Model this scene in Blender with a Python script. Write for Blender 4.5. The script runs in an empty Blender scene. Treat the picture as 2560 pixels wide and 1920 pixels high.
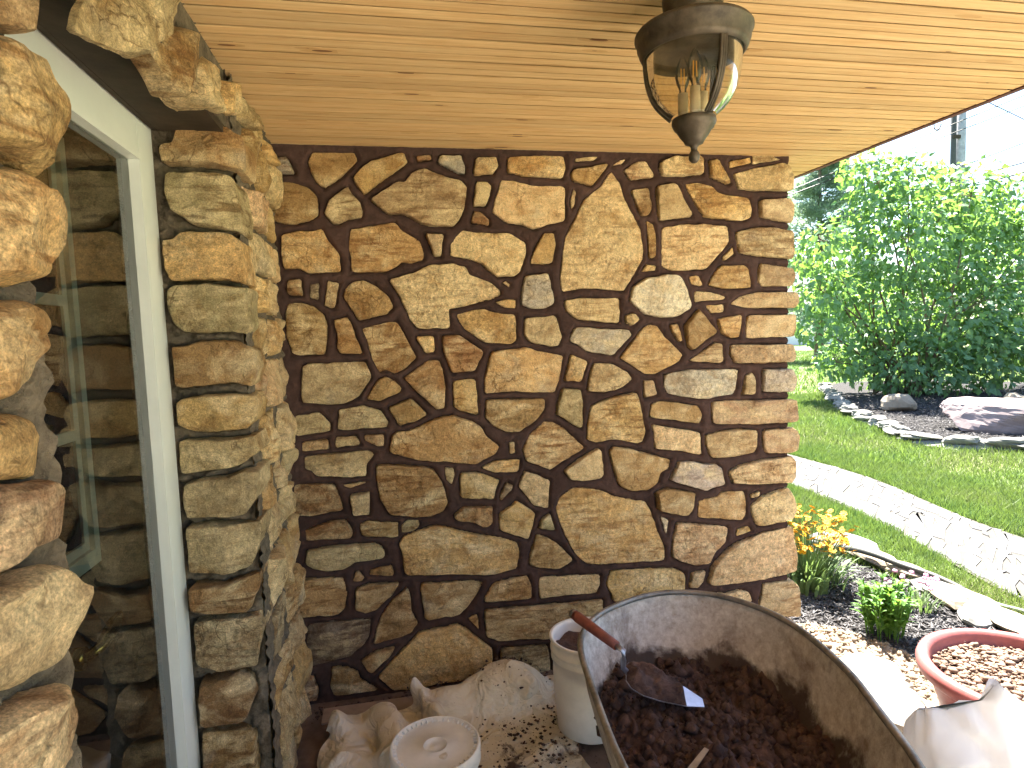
import bpy, math, random
import numpy as np
from mathutils import Vector, Matrix

random.seed(7)
rng = np.random.default_rng(7)
scene = bpy.context.scene
COL = scene.collection

# ------------------------------------------------------------------ camera
cam_data = bpy.data.cameras.new('camera')
cam_data.sensor_width = 36.0
cam_data.lens = 36.0 * 1550 / 2560
cam_data.clip_start = 0.05
cam_data.clip_end = 2000
cam = bpy.data.objects.new('camera', cam_data)
COL.objects.link(cam)
cam.matrix_world = Matrix(((0.98009704, 0.04878485, -0.19243136, 0.0),
                           (-0.19560809, 0.0719333, -0.97804043, 0.0),
                           (-0.03387133, 0.99621566, 0.08004432, 1.55),
                           (0, 0, 0, 1)))
scene.camera = cam

# ------------------------------------------------------------------ light
SUN = Vector((0.22, 0.50, 1.0)).normalized()
world = bpy.data.worlds.new('World')
scene.world = world
world.use_nodes = True
wn = world.node_tree
wn.nodes.clear()
wo = wn.nodes.new('ShaderNodeOutputWorld')
bg = wn.nodes.new('ShaderNodeBackground')
sky = wn.nodes.new('ShaderNodeTexSky')
sky.sky_type = 'NISHITA'
sky.sun_disc = False
sky.sun_elevation = math.asin(SUN.z)
sky.sun_rotation = math.atan2(SUN.x, SUN.y)
sky.air_density = 1.0
sky.dust_density = 0.8
bg.inputs['Strength'].default_value = 0.055
wn.links.new(sky.outputs[0], bg.inputs[0])
wn.links.new(bg.outputs[0], wo.inputs[0])

sl = bpy.data.lights.new('sun', 'SUN')
sl.energy = 5.0
sl.angle = math.radians(0.55)
sl.color = (1.0, 0.95, 0.86)
so = bpy.data.objects.new('sun', sl)
so.rotation_euler = SUN.to_track_quat('Z', 'Y').to_euler()
so.location = (3, 5, 9)
COL.objects.link(so)

vs = scene.view_settings
vs.view_transform = 'Standard'
vs.look = 'None'
vs.exposure = 3.22
vs.gamma = 1.0
vs.use_curve_mapping = False
scene.cycles.use_denoising = True
scene.cycles.max_bounces = 8
scene.cycles.diffuse_bounces = 4
scene.cycles.adaptive_threshold = 0.02
scene.cycles.glossy_bounces = 4
scene.cycles.transmission_bounces = 8
scene.cycles.transparent_max_bounces = 16
scene.cycles.sample_clamp_indirect = 6.0

# ------------------------------------------------------------------ helpers
_T = rng.random((64, 64, 64)).astype(np.float32)


def vn(P, s=1.0, o=0.0):
    """smooth value noise in -1..1 for an (n,3) array"""
    P = np.asarray(P, np.float64) * s + o
    i = np.floor(P).astype(int)
    t = P - i
    t = t * t * (3 - 2 * t)
    r = 0
    for dx in (0, 1):
        for dy in (0, 1):
            for dz in (0, 1):
                w = (t[:, 0] if dx else 1 - t[:, 0]) * (t[:, 1] if dy else 1 - t[:, 1]) * (t[:, 2] if dz else 1 - t[:, 2])
                r = r + w * _T[(i[:, 0] + dx) & 63, (i[:, 1] + dy) & 63, (i[:, 2] + dz) & 63]
    return r * 2 - 1


def fbm(P, s, o=0.0, n=3):
    a, r = 1.0, 0
    for k in range(n):
        r = r + a * vn(P, s * 2 ** k, o + 17.3 * k)
        a *= 0.5
    return r


def link(o, parent=None):
    COL.objects.link(o)
    if parent is not None:
        o.parent = parent
    return o


def mesh(name, V, F, mat=None, smooth=False):
    me = bpy.data.meshes.new(name)
    V = np.asarray(V, np.float32)
    if isinstance(F, np.ndarray):
        me.vertices.add(len(V))
        me.vertices.foreach_set('co', V.ravel())
        n, k = F.shape
        me.loops.add(n * k)
        me.loops.foreach_set('vertex_index', F.ravel().astype(np.int32))
        me.polygons.add(n)
        me.polygons.foreach_set('loop_start', np.arange(0, n * k, k, dtype=np.int32))
        me.polygons.foreach_set('loop_total', np.full(n, k, np.int32))
        me.update(calc_edges=True)
    else:
        me.from_pydata([tuple(map(float, v)) for v in V], [], F)
    if smooth:
        me.polygons.foreach_set('use_smooth', np.ones(len(me.polygons), bool))
    if mat:
        me.materials.append(mat)
    return me


def obj(name, me, parent=None, loc=(0, 0, 0)):
    o = bpy.data.objects.new(name, me)
    o.location = loc
    return link(o, parent)


def tag(o, label, cat, group=None):
    o['label'] = label
    o['category'] = cat
    if group:
        o['group'] = group
    return o


def thing(name, loc, label, cat, group=None):
    o = bpy.data.objects.new(name, None)
    o.location = loc
    o.empty_display_size = 0.1
    COL.objects.link(o)
    return tag(o, label, cat, group)


def part(name, me, parent, loc=(0, 0, 0)):
    """a child whose loc is given in world coordinates"""
    o = bpy.data.objects.new(name, me)
    COL.objects.link(o)
    o.parent = parent
    b = Vector((0, 0, 0))
    p = parent
    while p is not None:
        b += Vector(p.location)
        p = p.parent
    o.location = Vector(loc) - b
    return o


def structure(name, me, loc=(0, 0, 0)):
    o = obj(name, me, None, loc)
    o['kind'] = 'structure'
    return o


class MB:
    """collects simple solids into one mesh"""

    def __init__(s):
        s.V = []
        s.F = []

    def add(s, V, F):
        b = len(s.V)
        s.V += [tuple(v) for v in V]
        s.F += [tuple(i + b for i in f) for f in F]
        return s

    def box(s, x0, x1, y0, y1, z0, z1):
        V = [(x, y, z) for z in (z0, z1) for y in (y0, y1) for x in (x0, x1)]
        return s.add(V, [(0, 2, 3, 1), (4, 5, 7, 6), (0, 1, 5, 4), (2, 6, 7, 3), (0, 4, 6, 2), (1, 3, 7, 5)])

    def tube(s, pts, r, n=10, cap=True):
        pts = [Vector(p) for p in pts]
        rs = r if hasattr(r, '__len__') else [r] * len(pts)
        V = []
        F = []
        up = Vector((0, 0, 1))
        for i, p in enumerate(pts):
            t = (pts[min(i + 1, len(pts) - 1)] - pts[max(i - 1, 0)]).normalized()
            a = t.cross(up)
            if a.length < 1e-3:
                a = t.cross(Vector((1, 0, 0)))
            a.normalize()
            b = a.cross(t)
            for k in range(n):
                w = 2 * math.pi * k / n
                V.append(p + (a * math.cos(w) + b * math.sin(w)) * rs[i])
        for i in range(len(pts) - 1):
            for k in range(n):
                F.append((i * n + k, i * n + (k + 1) % n, (i + 1) * n + (k + 1) % n, (i + 1) * n + k))
        if cap:
            F.append(tuple(range(n - 1, -1, -1)))
            F.append(tuple((len(pts) - 1) * n + k for k in range(n)))
        return s.add(V, F)

    def lathe(s, prof, n=40, c=(0, 0, 0)):
        V = []
        F = []
        for r, z in prof:
            for k in range(n):
                w = 2 * math.pi * k / n
                V.append((c[0] + r * math.cos(w), c[1] + r * math.sin(w), c[2] + z))
        for i in range(len(prof) - 1):
            for k in range(n):
                F.append((i * n + k, i * n + (k + 1) % n, (i + 1) * n + (k + 1) % n, (i + 1) * n + k))
        return s.add(V, F)

    def mesh(s, name, mat, smooth=False):
        return mesh(name, s.V, s.F, mat, smooth)


def spline(P, n, closed=False):
    """Catmull-Rom through points"""
    P = [np.asarray(p, float) for p in P]
    m = len(P)
    out = []
    for i in range(m if closed else m - 1):
        g = (lambda j: P[j % m]) if closed else (lambda j: P[min(max(j, 0), m - 1)])
        a, b, c, d = g(i - 1), g(i), g(i + 1), g(i + 2)
        for k in range(n):
            t = k / n
            out.append(0.5 * ((2 * b) + (c - a) * t + (2 * a - 5 * b + 4 * c - d) * t * t + (3 * b - a - 3 * c + d) * t ** 3))
    if not closed:
        out.append(P[-1])
    return np.array(out)


# ------------------------------------------------------------------ materials
class NT:
    def __init__(s, name, rough=0.8):
        s.m = bpy.data.materials.new(name)
        s.m.use_nodes = True
        s.t = s.m.node_tree
        s.b = s.t.nodes['Principled BSDF']
        s.b.inputs['Roughness'].default_value = rough
        s.b.inputs['Specular IOR Level'].default_value = 0.3
        s.tc = s.t.nodes.new('ShaderNodeTexCoord')
        s.oi = None

    def n(s, t, **kw):
        x = s.t.nodes.new(t)
        for k, v in kw.items():
            if k.startswith('_'):
                setattr(x, k[1:], v)
            else:
                x.inputs[k.replace('__', ' ')].default_value = v
        return x

    def l(s, a, b):
        s.t.links.new(a, b)

    def coords(s, rnd=True, scale=(1, 1, 1), world=False):
        mp = s.n('ShaderNodeMapping')
        mp.inputs['Scale'].default_value = scale
        if world:
            g = s.n('ShaderNodeNewGeometry')
            src = g.outputs['Position']
        else:
            src = s.tc.outputs['Object']
        if rnd:
            if s.oi is None:
                s.oi = s.n('ShaderNodeObjectInfo')
            v = s.n('ShaderNodeVectorMath', _operation='MULTIPLY_ADD')
            cb = s.n('ShaderNodeCombineXYZ')
            for k in range(3):
                s.l(s.oi.outputs['Random'], cb.inputs[k])
            v.inputs[1].default_value = (37.1, 53.7, 71.3)
            s.l(cb.outputs[0], v.inputs[0])
            s.l(src, v.inputs[2])
            src = v.outputs[0]
        s.l(src, mp.inputs[0])
        return mp.outputs[0]

    def noise(s, vec, scale, detail=5, rough=0.6, dist=0.0):
        x = s.n('ShaderNodeTexNoise', Scale=scale, Detail=detail, Roughness=rough, Distortion=dist)
        s.l(vec, x.inputs['Vector'])
        return x.outputs['Fac']

    def ramp(s, fac, stops):
        r = s.n('ShaderNodeValToRGB')
        e = r.color_ramp.elements
        while len(e) < len(stops):
            e.new(0.5)
        for i, (p, c) in enumerate(stops):
            e[i].position = p
            e[i].color = (*c, 1) if hasattr(c, '__len__') else (c, c, c, 1)
        s.l(fac, r.inputs[0])
        return r.outputs[0]

    def mix(s, a, b, fac, mode='MIX'):
        x = s.n('ShaderNodeMix', _data_type='RGBA', _blend_type=mode)
        for v, i in ((a, 6), (b, 7), (fac, 0)):
            if hasattr(v, 'is_output'):
                s.l(v, x.inputs[i])
            elif i == 0:
                x.inputs[0].default_value = v
            else:
                x.inputs[i].default_value = (*v, 1)
        return x.outputs[2]

    def math(s, op, a, b=0.0):
        x = s.n('ShaderNodeMath', _operation=op)
        for v, i in ((a, 0), (b, 1)):
            if hasattr(v, 'is_output'):
                s.l(v, x.inputs[i])
            else:
                x.inputs[i].default_value = v
        return x.outputs[0]

    def bump(s, h, strength=0.5, dist=0.01, prev=None):
        x = s.n('ShaderNodeBump', Strength=strength, Distance=dist)
        s.l(h, x.inputs['Height'])
        if prev:
            s.l(prev, x.inputs['Normal'])
        s.l(x.outputs[0], s.b.inputs['Normal'])
        return x.outputs[0]

    def base(s, c):
        if hasattr(c, 'is_output'):
            s.l(c, s.b.inputs['Base Color'])
        else:
            s.b.inputs['Base Color'].default_value = (*c, 1)
        return s


def stone_material(name, bumpy=1.0):
    t = NT(name, 0.85)
    v = t.coords()
    oc = t.oi.outputs['Color']
    big = t.noise(v, 9.0, 6, 0.65, 0.5)
    c = t.mix(oc, t.mix(oc, (0.56, 0.42, 0.28), 1.0, 'MULTIPLY'), t.ramp(big, [(0.48, 0.0), (0.66, 0.8)]))
    pal = t.noise(t.coords(scale=(1, 1, 1.7)), 6.5, 6, 0.62, 0.6)
    c = t.mix(c, (0.80, 0.63, 0.36), t.ramp(pal, [(0.47, 0.0), (0.58, 0.40), (0.70, 0.85)]))
    str_ = t.noise(t.coords(scale=(1, 1, 6)), 8, 5, 0.65)
    rsel = t.ramp(t.math('FRACT', t.math('MULTIPLY', t.oi.outputs['Random'], 7.31)), [(0.35, 0.15), (0.75, 0.9)])
    c = t.mix(c, t.mix(oc, (0.55, 0.44, 0.36), 1.0, 'MULTIPLY'), t.math('MULTIPLY', t.ramp(str_, [(0.50, 0.0), (0.62, 1.0)]), rsel))
    gry = t.noise(v, 4.0, 4, 0.6)
    c = t.mix(c, (0.38, 0.33, 0.25), t.ramp(gry, [(0.60, 0.0), (0.72, 0.55)]))
    # hairline clefts
    wv = t.n('ShaderNodeVectorMath', _operation='MULTIPLY_ADD')
    nd = t.n('ShaderNodeTexNoise', Scale=9.0, Detail=4.0)
    t.l(v, nd.inputs['Vector'])
    wv.inputs[1].default_value = (0.16, 0.16, 0.16)
    t.l(nd.outputs['Color'], wv.inputs[0])
    t.l(v, wv.inputs[2])
    vo = t.n('ShaderNodeTexVoronoi', _feature='DISTANCE_TO_EDGE', Scale=13.0)
    t.l(wv.outputs[0], vo.inputs['Vector'])
    crk = t.ramp(vo.outputs['Distance'], [(0.0, 1.0), (0.035, 0.0)])
    msk = t.math('MULTIPLY', crk, t.ramp(t.noise(v, 6.0, 3), [(0.5, 0.0), (0.62, 0.75)]))
    c = t.mix(c, t.mix(oc, (0.30, 0.22, 0.16), 1.0, 'MULTIPLY'), msk)
    gr = t.noise(v, 60, 7, 0.75)
    gsel = t.ramp(t.math('FRACT', t.math('MULTIPLY', t.oi.outputs['Random'], 13.7)), [(0.1, 0.25), (0.9, 1.0)])
    c = t.mix(c, t.ramp(gr, [(0.32, 0.40), (0.46, 0.92), (0.55, 1.10), (0.68, 1.6)]), gsel, 'MULTIPLY')
    fine = t.noise(v, 260, 3, 0.7)
    c = t.mix(c, t.ramp(fine, [(0.35, 0.62), (0.65, 1.3)]), 0.9, 'MULTIPLY')
    t.base(c)
    h1 = t.noise(v, 20, 9, 0.66, 0.8)
    b1 = t.bump(h1, 1.0 * bumpy, 0.032)
    b2 = t.bump(gr, 0.55 * bumpy, 0.007, b1)
    t.bump(t.math('SUBTRACT', 1.0, msk), 0.5, 0.006, b2)
    return t.m


M_STONE = stone_material('fieldstone')

t = NT('brown_mortar', 0.95)
v = t.coords(False)
n1 = t.noise(v, 30, 6, 0.7)
n2 = t.noise(v, 2.2, 3)
c = t.mix((0.040, 0.0205, 0.0165), (0.068, 0.037, 0.030), t.ramp(n2, [(0.35, 0.0), (0.65, 1.0)]))
c = t.mix(c, t.ramp(n1, [(0.3, 0.6), (0.7, 1.35)]), 1.0, 'MULTIPLY')
t.base(c)
b1 = t.bump(n1, 0.7, 0.008)
t.bump(t.noise(v, 130, 4, 0.7), 0.5, 0.003, b1)
M_MORTAR = t.m

t = NT('grey_mortar', 0.95)
v = t.coords(False)
n1 = t.noise(v, 24, 7, 0.75)
c = t.mix((0.085, 0.066, 0.046), (0.28, 0.22, 0.15), t.ramp(n1, [(0.35, 0.0), (0.7, 1.0)]))
t.base(c)
b1 = t.bump(n1, 1.0, 0.02)
t.bump(t.noise(v, 90, 4, 0.7), 0.6, 0.005, b1)
M_GREY_MORTAR = t.m

t = NT('pine_plank', 0.5)
v = t.coords(True, (0.6, 9, 9))
g1 = t.noise(v, 5, 8, 0.62, 0.7)
g2 = t.noise(t.coords(True, (1.0, 60, 60)), 4, 4, 0.6)
c = t.mix((0.62, 0.38, 0.165), (0.75, 0.53, 0.27), t.ramp(g1, [(0.32, 0.0), (0.66, 1.0)]))
c = t.mix(c, t.ramp(g2, [(0.3, 0.82), (0.7, 1.08)]), 0.7, 'MULTIPLY')
vor = t.n('ShaderNodeTexVoronoi', _feature='F1', Scale=1.0)
t.l(t.coords(True, (4.6, 22, 0.0)), vor.inputs['Vector'])
sep = t.n('ShaderNodeSeparateColor')
t.l(vor.outputs['Color'], sep.inputs[0])
kn = t.math('SUBTRACT', t.math('MULTIPLY', sep.outputs[0], 0.30), 0.13)
k1 = t.math('LESS_THAN', vor.outputs['Distance'], kn)
kr = t.math('LESS_THAN', vor.outputs['Distance'], t.math('MULTIPLY', kn, 2.0))
c = t.mix(c, (0.46, 0.25, 0.085), t.math('MULTIPLY', kr, 0.45))
c = t.mix(c, (0.17, 0.075, 0.03), k1)
rv = t.n('ShaderNodeMapRange')
t.l(t.oi.outputs['Random'], rv.inputs[0])
rv.inputs[3].default_value = 0.86
rv.inputs[4].default_value = 1.06
c = t.mix(c, rv.outputs[0], 1.0, 'MULTIPLY')
t.base(c)
t.bump(g2, 0.12, 0.002)
M_PINE = t.m


def plain(name, col, rough=0.7, var=0.25, sc=14, metal=0.0, bump=0.15, bsc=60, spec=0.3, world=False):
    t = NT(name, rough)
    v = t.coords(True, world=world)
    n = t.noise(v, sc, 6, 0.65)
    lo = tuple(x * (1 - var) for x in col)
    hi = tuple(min(1, x * (1 + var)) for x in col)
    t.base(t.mix(lo, hi, t.ramp(n, [(0.3, 0.0), (0.7, 1.0)])))
    t.b.inputs['Metallic'].default_value = metal
    t.b.inputs['Specular IOR Level'].default_value = spec
    if bump:
        t.bump(t.noise(v, bsc, 5, 0.7), bump, 0.004)
    return t.m


M_WHITE = plain('white_paint', (0.70, 0.72, 0.66), 0.35, 0.05, 6, bump=0.05)
M_CREAM = plain('bare_wood_strip', (0.62, 0.52, 0.24), 0.6, 0.2, 20)
M_LINTEL = plain('rusted_steel', (0.045, 0.032, 0.022), 0.7, 0.5, 9, 0.2, 0.4, 30)
M_DARK_DOOR = plain('dark_door_paint', (0.035, 0.038, 0.036), 0.45, 0.25, 5)
M_BRASS = plain('aged_brass', (0.55, 0.36, 0.10), 0.25, 0.3, 30, 1.0)
M_BRONZE = plain('weathered_bronze', (0.075, 0.06, 0.043), 0.5, 0.55, 22, 0.35, 0.25, 50)
M_SLEEVE = plain('candle_sleeve', (0.62, 0.57, 0.45), 0.6, 0.1, 20)
M_FIL = plain('bulb_filament', (0.75, 0.42, 0.06), 0.5, 0.1, 20)
M_PAIL = plain('white_plastic', (0.80, 0.77, 0.74), 0.45, 0.12, 8, bump=0.1)
M_ROOF = plain('roof_board', (0.25, 0.2, 0.15), 0.8)
M_FASCIA = plain('dark_fascia', (0.10, 0.035, 0.03), 0.5)
M_RED_GRIP = plain('red_grip', (0.20, 0.055, 0.035), 0.5, 0.4, 25)
M_STEEL = plain('trowel_steel', (0.42, 0.41, 0.46), 0.35, 0.2, 20, 0.8)
M_RIM = plain('scuffed_steel_rim', (0.26, 0.23, 0.20), 0.45, 0.5, 18, 0.5, 0.3)
M_RUBBER = plain('black_rubber', (0.02, 0.02, 0.02), 0.8)
M_WIRE = plain('black_wire', (0.02, 0.018, 0.016), 0.5)
M_POT = plain('pink_red_plastic', (0.27, 0.085, 0.08), 0.5, 0.3, 6)
M_SLATE = plain('slate_stone', (0.19, 0.185, 0.165), 0.85, 0.3, 8, bump=0.5, bsc=40)
M_FLAG = plain('flagstone', (0.088, 0.087, 0.087), 0.85, 0.22, 4, bump=0.5, bsc=25)
M_PATH = plain('path_mortar', (0.07, 0.064, 0.054), 0.9, 0.2, 8, bump=0.5)
M_BOULDER = plain('pink_grey_boulder', (0.24, 0.19, 0.185), 0.85, 0.25, 3, bump=0.8, bsc=14)
M_PALE_ROCK = plain('pale_rock', (0.26, 0.215, 0.16), 0.85, 0.25, 6, bump=0.7, bsc=20)
M_HOSE = plain('garden_hose', (0.07, 0.07, 0.06), 0.5, 0.2)
M_HOSE_GREEN = plain('green_hose', (0.17, 0.22, 0.13), 0.5, 0.2)
M_BARK = plain('bark', (0.15, 0.11, 0.08), 0.9, 0.4, 12, bump=0.7, bsc=30)
M_POLE = plain('weathered_pole', (0.36, 0.36, 0.39), 0.85, 0.3, 6)
M_HOUSE = plain('white_siding', (0.75, 0.75, 0.74), 0.6, 0.05)
M_HROOF = plain('grey_shingles', (0.16, 0.15, 0.15), 0.9)
M_GLASSDARK = plain('dark_pane', (0.03, 0.035, 0.04), 0.1)
M_YELLOW = plain('yellow_petal', (0.55, 0.27, 0.004), 0.6, 0.2)
M_PINK = plain('pink_petal', (0.50, 0.26, 0.36), 0.7, 0.2)
M_SOILDISK = plain('potting_soil', (0.10, 0.062, 0.04), 0.95, 0.5, 40, bump=0.9, bsc=80)
M_BLUE = plain('blue_label', (0.03, 0.10, 0.35), 0.5, 0.1)


def leaf_material(name, col, trans, tcol, var=0.35, rough=0.5):
    t = NT(name, rough)
    v = t.coords(False, world=True)
    n = t.noise(v, 1.3, 4, 0.7)
    n2 = t.noise(v, 23, 2)
    lo = tuple(x * (1 - var) for x in col)
    hi = tuple(x * (1 + var) for x in col)
    c = t.mix(lo, hi, t.ramp(n, [(0.3, 0.0), (0.7, 1.0)]))
    c = t.mix(c, t.ramp(n2, [(0.3, 0.7), (0.7, 1.25)]), 1.0, 'MULTIPLY')
    t.base(c)
    tr = t.n('ShaderNodeBsdfTranslucent')
    tr.inputs[0].default_value = (*tcol, 1)
    mx = t.n('ShaderNodeMixShader', Fac=trans)
    out = t.t.nodes['Material Output']
    t.l(t.b.outputs[0], mx.inputs[1])
    t.l(tr.outputs[0], mx.inputs[2])
    t.l(mx.outputs[0], out.inputs[0])
    return t.m


M_LEAF = leaf_material('lilac_leaf', (0.14, 0.25, 0.14), 0.42, (0.22, 0.38, 0.06), 0.3, 0.38)
M_NEEDLE = leaf_material('pine_needle', (0.22, 0.31, 0.23), 0.45, (0.32, 0.42, 0.26))
M_FARLEAF = leaf_material('distant_leaf', (0.05, 0.10, 0.04), 0.3, (0.14, 0.22, 0.05))
M_PLANT = leaf_material('perennial_leaf', (0.09, 0.20, 0.035), 0.4, (0.20, 0.36, 0.05))
M_PLANT2 = leaf_material('grey_green_leaf', (0.13, 0.19, 0.08), 0.3, (0.2, 0.3, 0.08))

t = NT('lawn_grass', 0.6)
v = t.coords(False, world=True)
n1 = t.noise(v, 0.55, 4, 0.65)
n2 = t.noise(v, 9, 3)
c = t.mix((0.075, 0.155, 0.034), (0.17, 0.18, 0.075), t.ramp(n1, [(0.42, 0.0), (0.62, 0.9)]))
c = t.mix(c, t.ramp(n2, [(0.3, 0.7), (0.7, 1.3)]), 1.0, 'MULTIPLY')
t.base(c)
tr = t.n('ShaderNodeBsdfTranslucent')
tr.inputs[0].default_value = (0.14, 0.21, 0.04, 1)
mx = t.n('ShaderNodeMixShader', Fac=0.35)
t.l(t.b.outputs[0], mx.inputs[1])
t.l(tr.outputs[0], mx.inputs[2])
t.l(mx.outputs[0], t.t.nodes['Material Output'].inputs[0])
M_GRASS = t.m

t = NT('lawn_ground', 0.95)
v = t.coords(False, world=True)
n1 = t.noise(v, 0.55, 4, 0.65)
n2 = t.noise(v, 40, 4)
c = t.mix((0.07, 0.14, 0.034), (0.16, 0.165, 0.075), t.ramp(n1, [(0.42, 0.0), (0.62, 0.9)]))
c = t.mix(c, t.ramp(n2, [(0.3, 0.5), (0.7, 1.35)]), 1.0, 'MULTIPLY')
t.base(c)
t.bump(n2, 0.8, 0.03)
M_LAWN = t.m

t = NT('mulch_ground', 0.95)
v = t.coords(False, world=True)
n2 = t.noise(v, 45, 5, 0.7)
t.base(t.mix((0.012, 0.011, 0.011), (0.05, 0.045, 0.043), t.ramp(n2, [(0.35, 0.0), (0.7, 1.0)])))
t.bump(n2, 1.0, 0.03)
M_MULCH = t.m
M_CHIP = plain('mulch_chip', (0.085, 0.08, 0.08), 0.8, 0.6, 9, world=True)
M_GRAVEL = plain('tan_gravel', (0.23, 0.175, 0.125), 0.9, 0.4, 12, world=True)
M_GRAVEL_BED = plain('gravel_bed', (0.14, 0.105, 0.07), 0.95, 0.4, 30, bump=1.0, world=True)

t = NT('canvas_cloth', 0.95)
v = t.coords(False, world=True)
n1 = t.noise(v, 7, 6, 0.65, 0.4)
n2 = t.noise(v, 60, 4, 0.6)
g = t.n('ShaderNodeNewGeometry')
dm = t.n('ShaderNodeVectorMath', _operation='DISTANCE')
dm.inputs[1].default_value = (0.50, 2.05, 0.03)
t.l(g.outputs['Position'], dm.inputs[0])
spill = t.math('SUBTRACT', 0.27, dm.outputs['Value'])
spill = t.math('MULTIPLY', spill, 2.6)
sm = t.math('ADD', spill, t.math('MULTIPLY', t.math('SUBTRACT', n1, 0.5), 3.2))
c = t.mix((0.58, 0.48, 0.34), (0.72, 0.66, 0.58), t.ramp(t.noise(v, 2.4, 4), [(0.35, 0.0), (0.65, 1.0)]))
c = t.mix(c, (0.27, 0.17, 0.12), t.ramp(n1, [(0.57, 0.0), (0.75, 0.7)]))
c = t.mix(c, (0.055, 0.032, 0.025), t.ramp(sm, [(0.45, 0.0), (0.75, 0.95)]))
t.base(c)
rg = t.math('ABSOLUTE', t.math('SUBTRACT', t.noise(v, 11, 3, 0.55, 0.8), 0.5))
b1 = t.bump(t.ramp(rg, [(0.0, 0.0), (0.16, 1.0)]), 0.55, 0.012)
t.bump(n2, 0.15, 0.004, b1)
M_CLOTH = t.m

t = NT('mortar_heap', 0.9)
v = t.coords(False)
n1 = t.noise(v, 28, 6, 0.7)
n2 = t.noise(v, 4, 3)
c = t.mix((0.040, 0.023, 0.020), (0.155, 0.090, 0.070), t.ramp(n1, [(0.35, 0.0), (0.75, 1.0)]))
c = t.mix(c, (0.13, 0.055, 0.03), t.ramp(n2, [(0.55, 0.0), (0.75, 0.55)]))
t.base(c)
t.bump(n1, 0.9, 0.012)
M_HEAP = t.m

t = NT('mortar_stained_tray', 0.8)
v = t.coords(False, world=True)
n1 = t.noise(v, 6, 6, 0.65, 0.3)
n2 = t.noise(v, 38, 6, 0.75)
g = t.n('ShaderNodeNewGeometry')
sp = t.n('ShaderNodeSeparateXYZ')
t.l(g.outputs['Position'], sp.inputs[0])
lvl = t.math('ADD', t.math('MULTIPLY', t.math('SUBTRACT', 0.50, sp.outputs[2]), 10.0), t.math('MULTIPLY', t.math('SUBTRACT', n1, 0.5), 2.6))
c = t.mix((0.44, 0.37, 0.30), (0.72, 0.67, 0.60), t.ramp(n2, [(0.35, 0.0), (0.65, 1.0)]))
c = t.mix(c, (0.20, 0.135, 0.105), t.ramp(n1, [(0.49, 0.0), (0.66, 0.8)]))
c = t.mix(c, (0.055, 0.034, 0.027), t.ramp(lvl, [(0.3, 0.0), (0.7, 0.95)]))
t.base(c)
t.bump(n2, 0.6, 0.006)
M_TRAY = t.m

M_FLOOR = plain('stained_porch_floor', (0.14, 0.095, 0.075), 0.9, 0.6, 7, bump=0.7, bsc=40, world=True)
M_SHEET = plain('pale_building_paper', (0.30, 0.215, 0.165), 0.9, 0.35, 6, world=True)

t = NT('white_plastic_bag', 0.4)
t.base((0.84, 0.83, 0.83))
tr = t.n('ShaderNodeBsdfTranslucent')
tr.inputs[0].default_value = (0.75, 0.72, 0.70, 1)
mx = t.n('ShaderNodeMixShader', Fac=0.4)
t.l(t.b.outputs[0], mx.inputs[1])
t.l(tr.outputs[0], mx.inputs[2])
t.l(mx.outputs[0], t.t.nodes['Material Output'].inputs[0])
t.bump(t.noise(t.coords(False), 14, 3, 0.5, 0.3), 0.4, 0.015)
M_BAG = t.m


def glass(name, tint, ior, rough=0.0, dirt=0.0):
    t = NT(name)
    nt = t.t
    nt.nodes.remove(t.b)
    tr = t.n('ShaderNodeBsdfTransparent')
    tr.inputs[0].default_value = (*tint, 1)
    gl = t.n('ShaderNodeBsdfGlossy', Roughness=rough)
    fr = t.n('ShaderNodeFresnel', IOR=ior)
    mx = t.n('ShaderNodeMixShader')
    t.l(fr.outputs[0], mx.inputs[0])
    t.l(tr.outputs[0], mx.inputs[1])
    t.l(gl.outputs[0], mx.inputs[2])
    o = mx.outputs[0]
    if dirt:
        df = t.n('ShaderNodeBsdfDiffuse')
        df.inputs[0].default_value = (0.30, 0.28, 0.22, 1)
        m2 = t.n('ShaderNodeMixShader')
        n = t.noise(t.coords(False), 35, 5, 0.7)
        t.l(t.ramp(n, [(0.45, dirt * 0.4), (0.72, dirt * 2.2)]), m2.inputs[0])
        t.l(o, m2.inputs[1])
        t.l(df.outputs[0], m2.inputs[2])
        o = m2.outputs[0]
    t.l(o, nt.nodes['Material Output'].inputs[0])
    return t.m


M_PANE = glass('door_glass', (0.86, 0.90, 0.86), 3.3, 0.0, 0.012)
M_LGLASS = glass('lantern_glass', (0.86, 0.80, 0.66), 1.18, 0.03, 0.09)
M_BULB = glass('bulb_glass', (0.96, 0.94, 0.90), 1.45, 0.0, 0.03)

STONE_COL = dict(g=(0.58, 0.375, 0.155), p=(0.70, 0.515, 0.27), b=(0.42, 0.255, 0.105), r=(0.36, 0.195, 0.085),
                 o=(0.46, 0.345, 0.18), y=(0.49, 0.415, 0.32), k=(0.56, 0.38, 0.21), w=(0.85, 0.73, 0.52),
                 t=(0.55, 0.395, 0.21), d=(0.16, 0.11, 0.07))
M_BOUNCE = plain('pale_bounce_surface', (0.56, 0.49, 0.39), 0.9, 0.12, 3, world=True)  # pale tan for the added out-of-view sheets that reflect sunlight

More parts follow.
